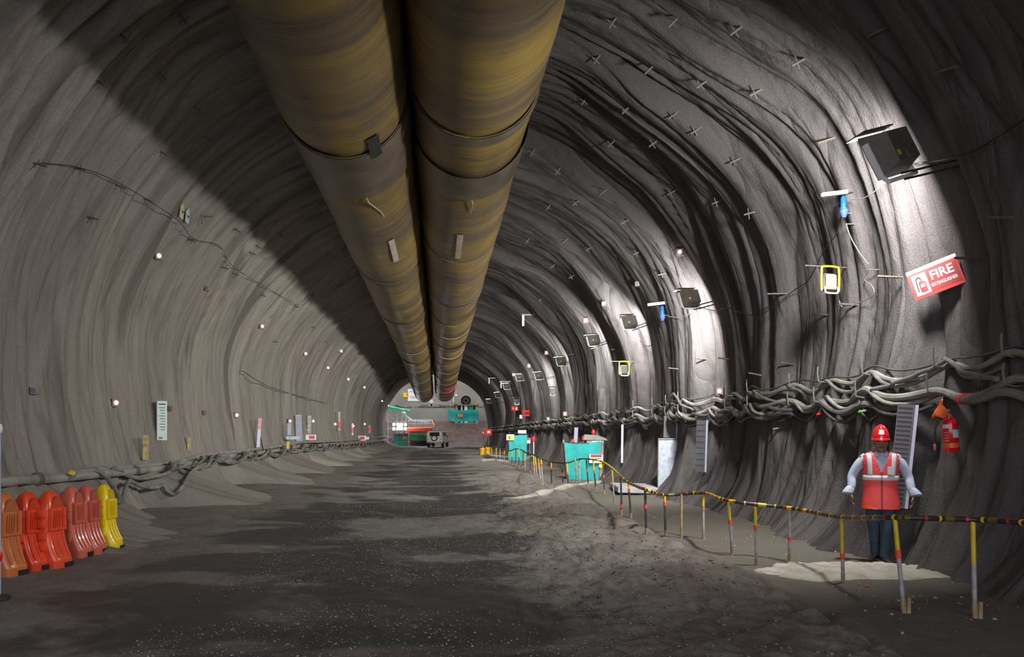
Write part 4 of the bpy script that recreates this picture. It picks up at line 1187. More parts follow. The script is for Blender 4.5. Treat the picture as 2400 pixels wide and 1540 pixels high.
for k in range(7):
    t = k / 6; c = Vector((-0.10 + 0.03 * t, -0.06, 0.42 + 0.20 * t)); w = 0.075 * (1.0 - 0.55 * t) * (0.75 + 0.35 * math.sin(t * 5 + 0.6))
    rings.append([c + Vector((w * math.cos(a) * (1 + 0.25 * math.sin(3 * a + k)), w * 0.5 * math.sin(a), 0.02 * math.sin(2 * a + k))) for a in np.linspace(0, 2 * math.pi, 13)[:-1]])
cl.loft(rings).build('orange_cloth', mat('orange_cloth', (0.88, 0.14, 0.01), 0.6, var=0.1), ex)

# long boards, planks and plates standing on the walls
def wall_board(label, pxs, w, m, edge=None, th=0.04, off=0.12, yawn=None, Yf=None, lines=0, name='standing_board', marks=()):
    """board whose centre line runs between two pixels (top, bottom) just in front of the wall"""
    a, n1 = hit(*pxs[0]); b, n2 = hit(*pxs[1])
    sd = 1 if a.x < XC else -1
    Y = (a.y + b.y) / 2
    if 1 in marks: Y = Y
    xw = ((max if sd > 0 else min)(wallx(sd * -1, Y + d, z) for d in (-0.2, 0.2) for z in (a.z, b.z, (a.z + b.z) / 2)))
    X = xw + sd * off
    Yv = X / ((pxs[0][0] + pxs[1][0]) / 2 - VPX) * FPX
    if Yf: Yv = Yf
    A = at(pxs[0][0], pxs[0][1], Yv); B = at(pxs[1][0], pxs[1][1], Yv)
    h = (A - B).length
    root = thing(name, label, 'board', (A + B) / 2, (0, math.atan2(A.x - B.x, A.z - B.z), (-0.55 if sd < 0 else 0.55) if yawn is None else yawn))
    MB().box((0, 0, 0), (w, th, h)).build('panel', m, root, smooth=False)
    if edge:
        MB().box((w / 2 + 0.012, 0, 0), (0.035, th * 1.3, h)).build('edge_strip', edge, root, smooth=False)
    for k in range(lines):
        z = h / 2 - h * (k + 0.8) / (lines + 1)
        MB().box((-0.01, -th / 2 - 0.002, z), (w * 0.8, 0.005, 0.012)).build('print_line', M_ink, root, smooth=False)
    return root, w, h
M_bgrey = mat('grey_board', (0.14, 0.14, 0.155), 0.45, var=0.15, vscale=2)
M_lav = mat('lavender_edge', (0.62, 0.62, 0.80), 0.35, var=0.05)
M_pale = mat('pale_galvanised', (0.46, 0.50, 0.60), 0.45, 0.1, var=0.18, vscale=10)
M_lavb = mat('lavender_board', (0.40, 0.40, 0.52), 0.5, var=0.10, vscale=4)
wall_board('tall grey lined board with white edge strip behind the person', ((2124, 948), (2102, 1190)), 0.20, M_bgrey, M_lav, lines=22, Yf=9.85)
wall_board('narrow grey board with white edge strip left of the walkway', ((1645, 985), (1641, 1106)), 0.22, M_bgrey, M_lav, lines=8, off=0.12)
wall_board('thin white strip standing on the right wall beyond the teal bin', ((1459, 995), (1458, 1085)), 0.06, M_lav, None, off=0.12)
wall_board('dark board above the leaning pale plank', ((1572, 975), (1570, 1026)), 0.34, M_bgrey, M_lav, off=0.15)
wall_board('narrow dim board behind the teal bin', ((1351, 1002), (1349, 1040)), 0.16, M_lavb, None, off=0.15)
pk = at(1564, 1141, 20.3)
r_ = thing('leaning_plank', 'pale galvanised sheet leaning against the right wall', 'plank', (at(1564, 1141, pk.y).x, pk.y, pk.z), (math.radians(-5), 0, -0.45))
hh = (at(1564, 1141, pk.y) - at(1564, 1027, pk.y)).length
MB().box((0, 0, hh / 2 - 0.08), (0.48, 0.03, hh + 0.16)).build('sheet', M_pale, r_, smooth=False)
for sx in (-1, 1): MB().box((sx * 0.24, -0.01, hh / 2), (0.02, 0.05, hh)).build('folded_edge', M_steel, r_, smooth=False)
MB().box((0, -0.02, hh - 0.02), (0.46, 0.03, 0.03)).build('top_rail', M_steel, r_, smooth=False)
# left wall boards
rt, w, h = wall_board('white notice board with green print on the left wall', ((379, 940), (379, 1032)), 0.26, mat('notice_white', (0.62, 0.70, 0.70), 0.5, var=0.04), None, th=0.04, off=0.06, yawn=0.85)
for k in range(9): MB().box((0.01 * (k % 3), -0.025, h * 0.33 - k * h * 0.07), (0.16 - 0.03 * (k % 3), 0.006, 0.018)).build('print_line', mat('green_print', (0.05, 0.22, 0.12), 0.5), rt, smooth=False)
MB().box((0, -0.025, h * 0.42), (0.17, 0.006, 0.03)).build('heading', M_ink, rt, smooth=False)
MB().box((-0.04, -0.025, -h * 0.44), (0.09, 0.006, 0.05)).build('green_patch', mat('green_patch', (0.06, 0.40, 0.12), 0.5), rt, smooth=False)
M_faded = mat('faded_yellow_sheet', (0.50, 0.38, 0.16), 0.7, var=0.2, vscale=8)
wall_board('faded yellow strip of paper left of the white notice', ((342, 1020), (341, 1078)), 0.13, M_faded, None, th=0.01, off=0.05, yawn=0.7, lines=1)
wall_board('small faded yellow strip right of the white notice', ((443, 1024), (443, 1056)), 0.10, M_faded, None, th=0.01, off=0.05, yawn=0.7)
rt, w, h = wall_board('lavender post with pink top leaning on the left wall', ((609, 980), (604, 1056)), 0.13, M_lav, None, off=0.15, yawn=0.6)
MB().box((0, -0.022, h * 0.33), (0.135, 0.006, h * 0.34)).build('pink_top', mat('pink_board', (0.75, 0.35, 0.42), 0.5), rt, smooth=False)
wall_board('pale strip board below the left survey target', ((677, 992), (678, 1020)), 0.18, M_lavb, None, off=0.12, yawn=0.6)
wall_board('wide lavender ruled board on the left wall', ((699, 972), (701, 1034)), 0.30, M_lavb, None, off=0.14, yawn=0.6, lines=14)
wall_board('pale board right of the lavender ruled board', ((725, 974), (724, 1016)), 0.20, mat('beige_board', (0.48, 0.46, 0.42), 0.6), None, off=0.14, yawn=0.6, lines=3)
wall_board('small pale horizontal plate above the left cables', ((686, 1023), (686, 1030)), 0.62, M_pale, None, off=0.16, yawn=0.5)
rt, w, h = wall_board('slim white and red strip far along the left wall', ((795, 965), (795, 1009)), 0.16, mat('beige_board', (0.48, 0.46, 0.42), 0.6), None, off=0.12, yawn=0.5)
MB().box((0, -0.03, -h * 0.2), (0.17, 0.01, h * 0.35)).build('red_part', M_signred, rt, smooth=False)
rt, w, h = wall_board('slim orange and white strip farther along the left wall', ((826, 992), (826, 1020)), 0.14, M_paper, None, off=0.12, yawn=0.5)
MB().box((0, -0.03, -h * 0.1), (0.15, 0.01, h * 0.4)).build('red_part', M_orange, rt, smooth=False)
rt, w, h = wall_board('small red-banded post near the left of the tunnel mouth', ((866, 997), (866, 1016)), 0.20, mat('beige_board', (0.48, 0.46, 0.42), 0.6), None, off=0.2, yawn=0.4)
MB().box((0, -0.03, 0), (0.34, 0.04, h * 0.45)).build('red_part', M_red, rt, smooth=False)
for (px, py, lb, wd) in ((719, 1025, 'small white and red sign above the left cables', 0.62), (841, 1027, 'small white and red sign far along the left wall', 0.95)):
    loc, n = hit(px, py)
    board('small_sign', lb, 'sign', loc + Vector((0.2, -0.1, 0)), wd, 0.26 * wd / 0.6, M_paper, (0, 0, 0.5), parts=(('red_mark', 0.08, 0, wd * 0.5, 0.17 * wd / 0.6, M_signred),))
loc, n = hit(853, 1027); board('small_sign', 'tiny plain white sign far along the left wall', 'sign', loc + Vector((0.25, -0.1, 0)), 0.5, 0.25, M_paper, (0, 0, 0.5))
loc, n = hit(132, 1110); board('small_tag', 'tiny yellow tag on the left wall pipe', 'tag', loc + Vector((0.33, -0.1, 0.02)), 0.10, 0.07, M_yellow, (0, 0.3, 0.4), th=0.01)
loc, n = hit(653, 1043); board('small_tag', 'tiny yellow tag hanging on the left cables', 'tag', loc + Vector((0.42, -0.1, 0.0)), 0.12, 0.30, M_yellow, (0, 0.1, 0.4), th=0.01)
lean = thing('leaning_rod', 'dark bent rod leaning beside the lavender post on the left wall', 'rod')
MB().tube([hit(602, 982)[0] + Vector((0.2, -0.2, 0)), hit(600, 1000)[0] + Vector((0.22, -0.3, 0)), hit(597, 1015)[0] + Vector((0.25, -0.3, 0)), hit(601, 1055)[0] + Vector((0.3, -0.2, 0))], [0.03, 0.05, 0.02, 0.02], 6).build('rod', M_black, lean)
# small signs on the right wall far away
loc, n = hit(1222, 957); board('small_sign', 'small pink-red and white sign far along the right wall', 'sign', loc + Vector((-0.55, -0.2, 0)), 0.55, 0.38, M_signred, (0, 0, -0.5), parts=(('white_mark', 0.16, -0.04, 0.15, 0.22, M_paper), ('pale_mark', -0.12, 0.0, 0.2, 0.12, mat('pink_print', (0.85, 0.45, 0.45), 0.5))))
loc, n = hit(1245, 969); board('small_sign', 'red sign with dark middle stripe on the right wall', 'sign', loc + Vector((-0.4, -0.2, 0)), 0.55, 0.42, M_red, (0, 0, -0.5), parts=(('dark_stripe', 0, 0, 0.5, 0.16, M_ink), ('white_mark', -0.1, 0.0, 0.12, 0.10, M_paper)))
loc, n = hit(1234, 977); board('small_sign', 'small white plate under the red striped sign', 'sign', loc + Vector((-0.4, -0.2, 0)), 0.22, 0.25, M_paper, (0, 0, -0.5))

# ------------------------------------------------------------------ plastic road barriers on the left
def make_barrier(name, label, m, mdark, p, rz, s=1.0, tilt=0.0):
    """narrow water-filled barrier: faces local -y, flared foot, domed top, lugs on its -x end"""
    root = thing(name, label, 'barrier', p, (0, tilt, rz), 'plastic road barriers by the left wall')
    W, H = 0.30 * s, 0.91 * s
    zs = [0, 0.09, 0.10, 0.18, 0.26, 0.34, 0.42, 0.46, 0.50, 0.56, 0.62, 0.68, 0.73, 0.78, 0.82, 0.86, 0.89, 0.91]
    def dep(z):      # half depth
        if z < 0.10: return 0.235
        if z < 0.46: t = (z - 0.10) / 0.36; return 0.235 - 0.125 * (1 - (1 - t) ** 1.9)
        if z < 0.70: return 0.110
        t = (z - 0.70) / 0.21; return 0.110 - 0.075 * t ** 1.6
    def wid(z):
        if z < 0.60: return W / 2 / s * (1.04 - 0.06 * z)
        t = (z - 0.60) / 0.31; return W / 2 / s * (1.0 - 0.62 * t ** 2.4)
    rings = []
    for z in zs:
        d, w = dep(z) * s, wid(z) * s
        if z == 0.91: d *= 0.6; w *= 0.7
        rg = []
        for k in range(24):
            a = 2 * math.pi * k / 24; ca, sa = math.cos(a), math.sin(a)
            rg.append(Vector((w * math.copysign(abs(ca) ** 0.42, ca), d * math.copysign(abs(sa) ** 0.42, sa), z * s)))
        rings.append(rg)
    MB().loft(rings).build('body', m, root, ang=35)
    for fy in (-1, 1):                                    # both long faces
        f = -fy
        y0 = 0.112 * s
        fr = MB()
        for sx in (-1, 1): fr.box((sx * W * 0.36, fy * y0, 0.58 * s), (W * 0.16, 0.045 * s, 0.26 * s), bev=0.008)
        fr.box((0, fy * (y0 + 0.004), 0.455 * s), (W * 0.86, 0.05 * s, 0.035 * s), bev=0.008)
        fr.build('panel_frame', m, root)
        for k in range(4):
            MB().box(((-0.16 + 0.105 * k) * W, fy * y0, 0.58 * s), (0.045 * W, 0.022 * s, 0.20 * s), Matrix.Rotation(0.10, 3, 'Y')).build('rib', m, root, smooth=False)
        # hooded recess under the dome
        hd = MB(); out_ = [(-0.30 * W, 0.715 * s), (0.30 * W, 0.715 * s), (0.25 * W, 0.77 * s), (0.14 * W, 0.825 * s), (0, 0.845 * s), (-0.14 * W, 0.825 * s), (-0.25 * W, 0.77 * s)]
        hd.prism(out_, fy * 0.070 * s, fy * 0.118 * s, 'y'); hd.build('hood', mdark, root, smooth=False)
        for sx in (-0.28, 0.0, 0.28):                     # flutes down the flared skirt
            pts = [Vector((sx * W, fy * (dep(z) + 0.004) * s, z * s)) for z in (0.13, 0.2, 0.27, 0.34, 0.42)]
            MB().tube(pts, 0.016 * s, 6).build('flute', m, root)
        MB().box((W * 0.16, fy * 0.225 * s, 0.035 * s), (W * 0.42, 0.05 * s, 0.055 * s)).build('fork_pocket', M_black, root, smooth=False)
    for k, (z, hz) in enumerate(((0.66, 0.11), (0.53, 0.11), (0.40, 0.12), (0.27, 0.12))):
        MB().box((-W * (0.55 if k % 2 == 0 else 0.52), 0, z * s), (W * 0.26, (0.17 if z > 0.5 else 0.19) * s, hz * s * 0.92), bev=0.012 * s).build('interlock_lug', m, root)
    return root
def plastic(nm, c, rough=0.30):
    return mat(nm, c, rough, var=0.10, vscale=5, coat=0.25)
BA = [((8, 1347), 'brownish-orange barrier cut by the left picture edge', (0.62, 0.17, 0.05), 1.25),
      ((62, 1335), 'bright orange-red barrier with shiny foot, second from the picture edge', (0.86, 0.07, 0.02), 1.30),
      ((116, 1328), 'bright orange-red barrier third from the picture edge', (0.84, 0.085, 0.03), 1.30),
      ((166, 1305), 'faded salmon barrier left of the yellow one', (0.72, 0.16, 0.10), 1.50),
      ((202, 1297), 'faded salmon barrier half hidden between salmon and yellow ones', (0.66, 0.13, 0.09), 1.50),
      ((243, 1289), 'bright yellow plastic barrier at the end of the row', (0.90, 0.66, 0.01), 1.55)]
for i, (q, lb, c, rz) in enumerate(BA):
    p = footpt(*q)
    make_barrier('plastic_barrier', lb, plastic(f'barrier_plastic_{i}', c), plastic(f'barrier_hood_{i}', tuple(x * 0.75 for x in c)), p, rz, tilt=0.0)
p = footpt(-4, 1405)
mp = thing('marker_pole', 'pale blue and white pole at the very left picture edge', 'pole', p)
MB().tube([(0, 0, 0), (0, 0, 1.60)], 0.022, 10).build('pole', mat('pale_blue_pole', (0.52, 0.64, 0.85), 0.4), mp)
MB().lathe([(0.0, 1.66), (0.03, 1.65), (0.04, 1.61), (0.03, 1.57), (0.0, 1.56)], 12).build('cap', M_white, mp)
MB().lathe([(0.026, 0.36), (0.036, 0.38), (0.036, 0.43), (0.026, 0.45)], 12).build('red_band', M_red, mp)
MB().lathe([(0.10, 0.0), (0.10, 0.03), (0.03, 0.05)], 16).build('base', M_dark, mp)

# ------------------------------------------------------------------ striped fence along the walkway
M_postgrey = mat('weathered_post', (0.40, 0.38, 0.40), 0.55, var=0.2, vscale=10)
M_postdark = mat('dark_post', (0.06, 0.06, 0.07), 0.5, var=0.2)
M_wood = mat('muddy_post_foot', (0.42, 0.30, 0.16), 0.7, var=0.25, vscale=10)
M_orangered = mat('orange_red_tape', (0.85, 0.09, 0.04), 0.4, var=0.05)
POSTS = [(2285, 1448, 2280, 1218, 'y', 0.0), (2119, 1437, 2097, 1213, 'y', .62), (1976, 1364, 1972, 1212, 'g', .40), (1850, 1314, 1850, 1191, 'w', .42), (1773, 1326, 1770, 1189, 'y', .65), (1716, 1298, 1707, 1174, 'y', .60),
         (1649, 1264, 1648, 1156, 'g', .68), (1597, 1262, 1597, 1159, 'b', 0), (1560, 1256, 1558, 1160, 'd', .78), (1515, 1244, 1512, 1147, 'd', .62), (1479, 1220, 1473, 1131, 'd', .78), (1457, 1206, 1455, 1117, 'd', .22),
         (1440, 1178, 1434, 1097, 'y', 0), (1417, 1158, 1413, 1083, 'd', .55), (1397, 1150, 1390, 1077, 'd', .60), (1379, 1141, 1374, 1075, 'd', .58), (1359, 1135, 1358, 1076, 'y', .70), (1352, 1138, 1348, 1073, 'b', .55),
         (1332, 1141, 1329, 1085, 'd', .55), (1320, 1139, 1317, 1085, 'd', .50), (1293, 1141, 1292, 1083, 'd', .75), (1272, 1138, 1268, 1077, 'g', .78), (1268, 1132, 1261, 1072, 'g', 0), (1258, 1116, 1254, 1068, 'y', .5), (1253, 1116, 1250, 1066, 'y', .45),
         (1243, 1108, 1243, 1065, 'd', 0), (1231, 1104, 1230, 1060, 'g', .5), (1226, 1096, 1226, 1056, 'd', 0), (1217, 1096, 1216, 1052, 'd', 0), (1208, 1092, 1209, 1052, 'd', 0), (1200, 1090, 1200, 1055, 'd', 0), (1192, 1088, 1192, 1057, 'g', 0), (1182, 1086, 1182, 1056, 'g', 0),
         (1172, 1082, 1172, 1050, 'y', 0), (1163, 1078, 1163, 1050, 'y', 0), (1152, 1075, 1152, 1047, 'y', 0), (1140, 1070, 1140, 1047, 'y', .3), (1132, 1066, 1132, 1044, 'y', .3)]
tops = []
words = ['rightmost', 'second', 'third', 'fourth', 'fifth', 'sixth', 'seventh', 'eighth', 'ninth', 'tenth', 'eleventh', 'twelfth', 'thirteenth', 'fourteenth', 'fifteenth', 'sixteenth', 'seventeenth', 'eighteenth', 'nineteenth', 'twentieth', 'twenty-first', 'twenty-second']
for i, (bx, by, tx_, ty_, kind, rb_) in enumerate(POSTS):
    b = footpt(bx, by)
    if by < 1110: b = Vector((b.x, b.y, b.z))
    t = at(tx_, ty_, b.y - 0.02)
    tops.append(t)
    d = (t - b); L = d.length
    look = {'y': 'yellow-topped', 'g': 'grey', 'w': 'white-grey', 'b': 'brown weathered', 'd': 'dark'}[kind]
    if i < 12: lb = f'{look} fence post, {words[i]} counting from the right picture edge'
    elif i < 22: lb = f'slim {look} fence post near the large teal bin, {words[i]} from the right'
    else: lb = 'thin distant fence post beyond the nearer teal bin'
    grp = None if i < 12 else ('fence posts before the nearer teal bin' if i < 22 else 'distant fence posts')
    root = thing('fence_post', lb, 'fence post', b, (0, 0, 0), grp or 'fence posts beside the walkway')
    r = 0.019 if i < 14 else 0.021
    up = M_yellow if kind in 'yg' or (kind == 'd' and i % 2 == 0) else (M_wood if kind in 'b' else M_postdark)
    if kind == 'w': up = M_postgrey
    lw = {'y': M_postgrey, 'g': M_postgrey, 'w': M_postgrey, 'b': M_wood, 'd': M_postdark}[kind]
    cut = 0.55 if not rb_ else rb_
    MB().tube([d * -0.08, d * 0.14], r * 1.12, 8).build('foot', M_wood, root)
    MB().tube([d * 0.14, d * cut], r, 8).build('lower_shaft', lw, root)
    MB().tube([d * cut, d * 1.0], r, 8).build('upper_shaft', up, root)
    if rb_:
        MB().tube([d * (rb_ - 0.045), d * (rb_ + 0.045)], r * 1.25, 10).build('red_band', M_orangered if i != 6 else mat('faded_pink_tape', (0.62, 0.22, 0.25), 0.5), root)
    if i == 1 or i == 0:
        MB().box(d * 0.07 + Vector((0.03, -0.02, 0)), (0.03, 0.03, 0.17)).build('foot_stake', M_wood, root, smooth=False)
# hand rail of taped hose draped over the posts
edge_pt = at(2405, 1226, 6.2)
railp = [at(2560, 1250, 5.6), edge_pt] + [tops[i] for i in (0, 1, 2, 3, 5, 6, 8, 9, 10, 11, 12, 13, 14, 16, 18, 20, 22, 24, 25, 26, 27, 29, 31, 33, 35, 37)]
railp = smooth_path(railp, 8)
rail = thing('taped_rail', 'long drooping hose rail with black, yellow and red tape on the fence posts', 'rail')
def seglen(ps): return [0] + list(np.cumsum([(b - a).length for a, b in zip(ps[:-1], ps[1:])]))
SL = seglen(railp)
def rail_at(s_):
    k = min(len(SL) - 2, max(0, int(np.searchsorted(SL, s_)) - 1)); t = (s_ - SL[k]) / max(1e-6, SL[k + 1] - SL[k])
    return railp[k].lerp(railp[k + 1], min(1, max(0, t)))
MB().tube(railp, 0.024, 10).build('hose', mat('rail_hose', (0.035, 0.032, 0.030), 0.42), rail)
M_yeltape = mat('yellow_tape', (0.85, 0.50, 0.02), 0.38, var=0.05); M_olive = mat('olive_tape', (0.16, 0.12, 0.02), 0.42, var=0.1); M_redtape = mat('dark_red_tape', (0.55, 0.03, 0.03), 0.4)
s_ = 0.25; k = 0
while s_ < SL[-1] - 0.5:
    q = rail_at(s_)
    if q.y < 22:
        if 9.0 < q.y < 11.5:      seq = (('yellow_tape', 0.10, M_yellow, 1.10), ('red_tape', 0.02, M_redtape, 1.14), ('yellow_tape', 0.02, M_yeltape, 1.14))
        elif q.y > 14.5:          seq = (('yellow_tape', 0.14, M_yellow, 1.10), ('yellow_tape', 0.10, M_yellow, 1.10), ('yellow_tape', 0.05, M_yeltape, 1.12))
        else:                     seq = (('yellow_tape', 0.022, M_yeltape, 1.14), ('red_tape', 0.020, M_redtape, 1.14), ('olive_tape', 0.09, M_olive, 1.08))
        nm, l, mm, rr = seq[k % 3]
        n_ = 3
        MB().tube([rail_at(s_ + l * j / n_) for j in range(n_ + 1)], 0.024 * rr, 10).build(nm, mm, rail)
    s_ += 0.125 if q.y < 12 else 0.22; k += 1

# ------------------------------------------------------------------ teal bins with signs
p = footpt(1368, 1127)
b1 = thing('tarpaulin_bin', 'large teal tarpaulin bin with danger sign beside the fence', 'bin', (p.x + 0.05, p.y + 0.55, p.z), (0, 0, -0.12))
bin_tarp(b1, 1.30, 0.95, 1.33, M_teal, 0.83, skew=0.03)
for (sx, sy) in ((-1, -1), (1, -1), (1, 1), (-1, 1)):
    MB().tube([(sx * 0.55, sy * 0.39, 0.0), (sx * 0.66, sy * 0.48, 1.42)], 0.02, 6).build('corner_post', M_steel, b1)
dk = MB()
for k in range(7): dk.box((-0.4 + 0.13 * k, 0.1, 1.15 + 0.1 * R.random()), (0.2, 0.5, 0.2), Matrix.Rotation(R.random() * 2, 3, 'Y'))
dk.build('rubbish', M_dark, b1, smooth=False)
ds = board('danger_sign', 'white danger sign with red border on the large teal bin', 'sign', (p.x + 0.43, p.y - 0.03, p.z + 0.76), 0.50, 0.33, M_paper, (0, 0, -0.12), th=0.02, frame=M_signred, parts=(('header', 0, 0.095, 0.38, 0.085, M_ink), ('text_line', 0, -0.005, 0.36, 0.022, M_ink), ('text_line', 0.02, -0.055, 0.22, 0.022, M_ink)))
put_text(ds, 'DANGER', 0.085, 0, 0.095, M_signbright, 0.03, 0.002)
board('small_tag', 'small yellow tag below the danger sign on the teal bin', 'tag', (p.x + 0.62, p.y - 0.02, p.z + 0.52), 0.17, 0.15, M_signyel, (0, 0, -0.12), th=0.02)
# things stacked behind the bin: a grey lidded box and red lamps
q = at(1394, 1024, p.y + 1.5)
hb = thing('lidded_cabinet', 'grey-lidded cabinet standing behind the large teal bin', 'cabinet', (q.x, q.y, gz(q.x, q.y)), (0, 0, -0.15))
MB().box((0, 0, 0.68), (0.60, 0.45, 1.36)).build('body', mat('salmon_cabinet', (0.62, 0.36, 0.26), 0.6), hb, smooth=False)
MB().prism([(-0.44, 1.36), (0.46, 1.34), (0.38, 1.42), (0.10, 1.53), (-0.38, 1.56)], -0.30, 0.30).build('lid', mat('lid_grey', (0.28, 0.29, 0.27), 0.6), hb, smooth=False)
MB().box((0.1, -0.235, 1.29), (0.42, 0.03, 0.08)).build('pale_strip', mat('mint_strip', (0.62, 0.75, 0.66), 0.5), hb, smooth=False)
M_redlamp = mat('red_lamp', (0.75, 0.01, 0.02), 0.25, emit=(1, 0.02, 0.02), estr=0.6, var=0.0)
for (px, py, lb) in ((1391, 1012, 'round red lamp above the lidded cabinet'), (1368, 1026, 'red lamp left of the lidded cabinet'), (1342, 1035, 'red top showing above the left of the teal bin'), (1251, 1028, 'red lamp right of the farther teal bin')):
    Y = p.y + 2.15 if px > 1300 else 46.0
    q = at(px, py, Y); z0 = gz(q.x, Y)
    lr = thing('beacon', lb, 'beacon', (q.x, Y, z0), group='red beacons by the teal bins')
    h = q.z - z0; k = 1.0 if px > 1300 else 1.5
    MB().tube([(0, 0, 0), (0, 0, h - 0.05)], 0.018 * k, 8).build('pole', M_white, lr)
    MB().lathe([(0.04 * k, h - 0.10 * k), (0.07 * k, h - 0.07 * k), (0.075 * k, h), (0.05 * k, h + 0.07 * k), (0.0, h + 0.09 * k)], 14).build('lamp', M_redlamp, lr)
    MB().lathe([(0.12, 0.0), (0.12, 0.03), (0.03, 0.05)], 12).build('base', M_dark, lr)
q = footpt(1208, 1078)
b2 = thing('tarpaulin_bin', 'smaller teal tarpaulin bin with yellow sign farther along the fence', 'bin', (q.x + 0.2, q.y + 0.5, q.z), (0, 0, -0.1))
hb2 = at(1208, 1019, q.y).z - q.z
bin_tarp(b2, 1.12, 0.9, hb2, M_teal, 0.90)
board('yellow_sign', 'white sign with yellow field on the farther teal bin', 'sign', at(1196, 1025, q.y + 0.0), 0.46, 0.34, M_paper, (0, 0, -0.1), th=0.02, parts=(('yellow_field', 0.03, -0.02, 0.34, 0.24, M_signyel), ('dark_mark', -0.05, -0.02, 0.08, 0.14, M_ink)))
board('white_sign', 'white sign with red header right of the farther teal bin', 'sign', at(1235, 1033, q.y + 0.3), 0.42, 0.32, M_paper, (0, 0, -0.2), th=0.02, parts=(('red_header', 0, 0.09, 0.40, 0.13, M_signred),))
sb2 = thing('sign_easel', 'thin steel easel holding the white sign beside the farther teal bin', 'easel', (at(1235, 1033, q.y + 0.33).x, q.y + 0.36, gz(3.9, q.y + 0.3)))
for sx in (-0.15, 0.15): MB().tube([(sx * 1.4, 0.0, 0), (sx, 0, at(1235, 1028, q.y).z)], 0.015, 6).build('leg', M_steel, sb2)
MB().tube([(-0.18, 0, 0.55), (0.18, 0, 0.55)], 0.012, 6).build('brace', M_steel, sb2)
q = at(1223, 1014, q.y + 1.5)
bx_ = thing('storage_box', 'white-lidded box showing behind the farther teal bin', 'box', (q.x, q.y, gz(q.x, q.y)))
MB().box((0, 0, q.z / 2 - 0.1), (0.45, 0.4, q.z - 0.2)).build('body', M_lavb, bx_, smooth=False); MB().box((0, 0, q.z), (0.5, 0.45, 0.2)).build('lid', M_paper, bx_, smooth=False)
# red fire point and drum cluster near the mouth, on the right
for (px, py, Y, lb, w, h, mm) in ((1145, 1013, 70, 'red fire point board with white mark near the right of the mouth', 0.6, 0.55, M_red), (1132, 1015, 74, 'small pink sign left of the red fire point', 0.3, 0.42, M_signred)):
    q = at(px, py, Y)
    r0 = board('fire_point', lb, 'sign', q, w, h, mm, (0, 0, -0.3), parts=(('white_mark', 0.02, 0.02, w * 0.4, h * 0.35, M_paper),))
    MB().tube([(0, 0.05, -h / 2), (0, 0.05, -(q.z - gz(q.x, Y)))], 0.03, 6).build('post', M_steel, r0)
dr = footpt(1136, 1067)
for (px, py, lb) in ((1130, 1067, 'orange and yellow drum on the ground near the right of the mouth'), (1143, 1066, 'yellow drum beside the orange one near the mouth')):
    q = footpt(px, py)
    d_ = thing('drum', lb, 'drum', q, group='drums near the tunnel mouth')
    MB().lathe([(0.0, 0.0), (0.21, 0.0), (0.22, 0.03), (0.21, 0.22), (0.22, 0.25), (0.21, 0.28), (0.21, 0.52), (0.22, 0.55), (0.0, 0.55)], 16).build('shell', M_yellow, d_)
    MB().lathe([(0.224, 0.29), (0.224, 0.45)], 16).build('orange_band', M_orange, d_)
# pale slab on the ground by the leaning plank, and a pale kerb farther on
q = footpt(1505, 1156)
sl = thing('ground_slab', 'pale flat slab lying on the walkway below the leaning plank', 'slab', (q.x, q.y, q.z + 0.05), (0, 0.02, -0.1))
MB().box((0.15, 0.5, 0.05), (1.7, 1.9, 0.16), bev=0.02).build('top', mat('pale_slab', (0.46, 0.44, 0.46), 0.7, var=0.15, vscale=4, bump=0.3), sl)
MB().box((0.2, 0.6, -0.07), (1.0, 1.3, 0.10)).build('underside', M_dark, sl, smooth=False)
kb = thing('cable_cover', 'pale hump of concrete curving along the walkway by the bins', 'kerb')
M_hump = mat('pale_hump', (0.36, 0.33, 0.28), 0.8, var=0.2, vscale=3, bump=0.4)
pts = [footpt(*v) for v in ((1255, 1165), (1290, 1152), (1330, 1142), (1380, 1134), (1430, 1132), (1480, 1126), (1510, 1115), (1535, 1102))]
MB().tube(smooth_path([v + Vector((0, 0, -0.02)) for v in pts], 6), [0.10 + 0.03 * math.sin(k * 0.7) for k in range(43)], 10).build('hump', M_hump, kb)
MB().tube(smooth_path([footpt(*v) + Vector((0, 0, -0.03)) for v in ((1180, 1172), (1215, 1168), (1255, 1165))], 6), [0.05 + 0.004 * k for k in range(13)], 8).build('hump_end', M_hump, kb)
kb2 = thing('kerb', 'long pale kerb beyond the distant fence posts', 'kerb')
MB().tube([footpt(*v) + Vector((0.25, 0.5, 0.0)) for v in ((1130, 1073), (1160, 1076), (1200, 1078), (1245, 1076))], 0.22, 8).build('kerb_stone', M_hump, kb2)
MB().tube([footpt(*v) + Vector((0.1, 0.2, -0.02)) for v in ((1125, 1078), (1150, 1081), (1190, 1084))], 0.12, 8).build('mortar_fillet', M_hump, kb2)

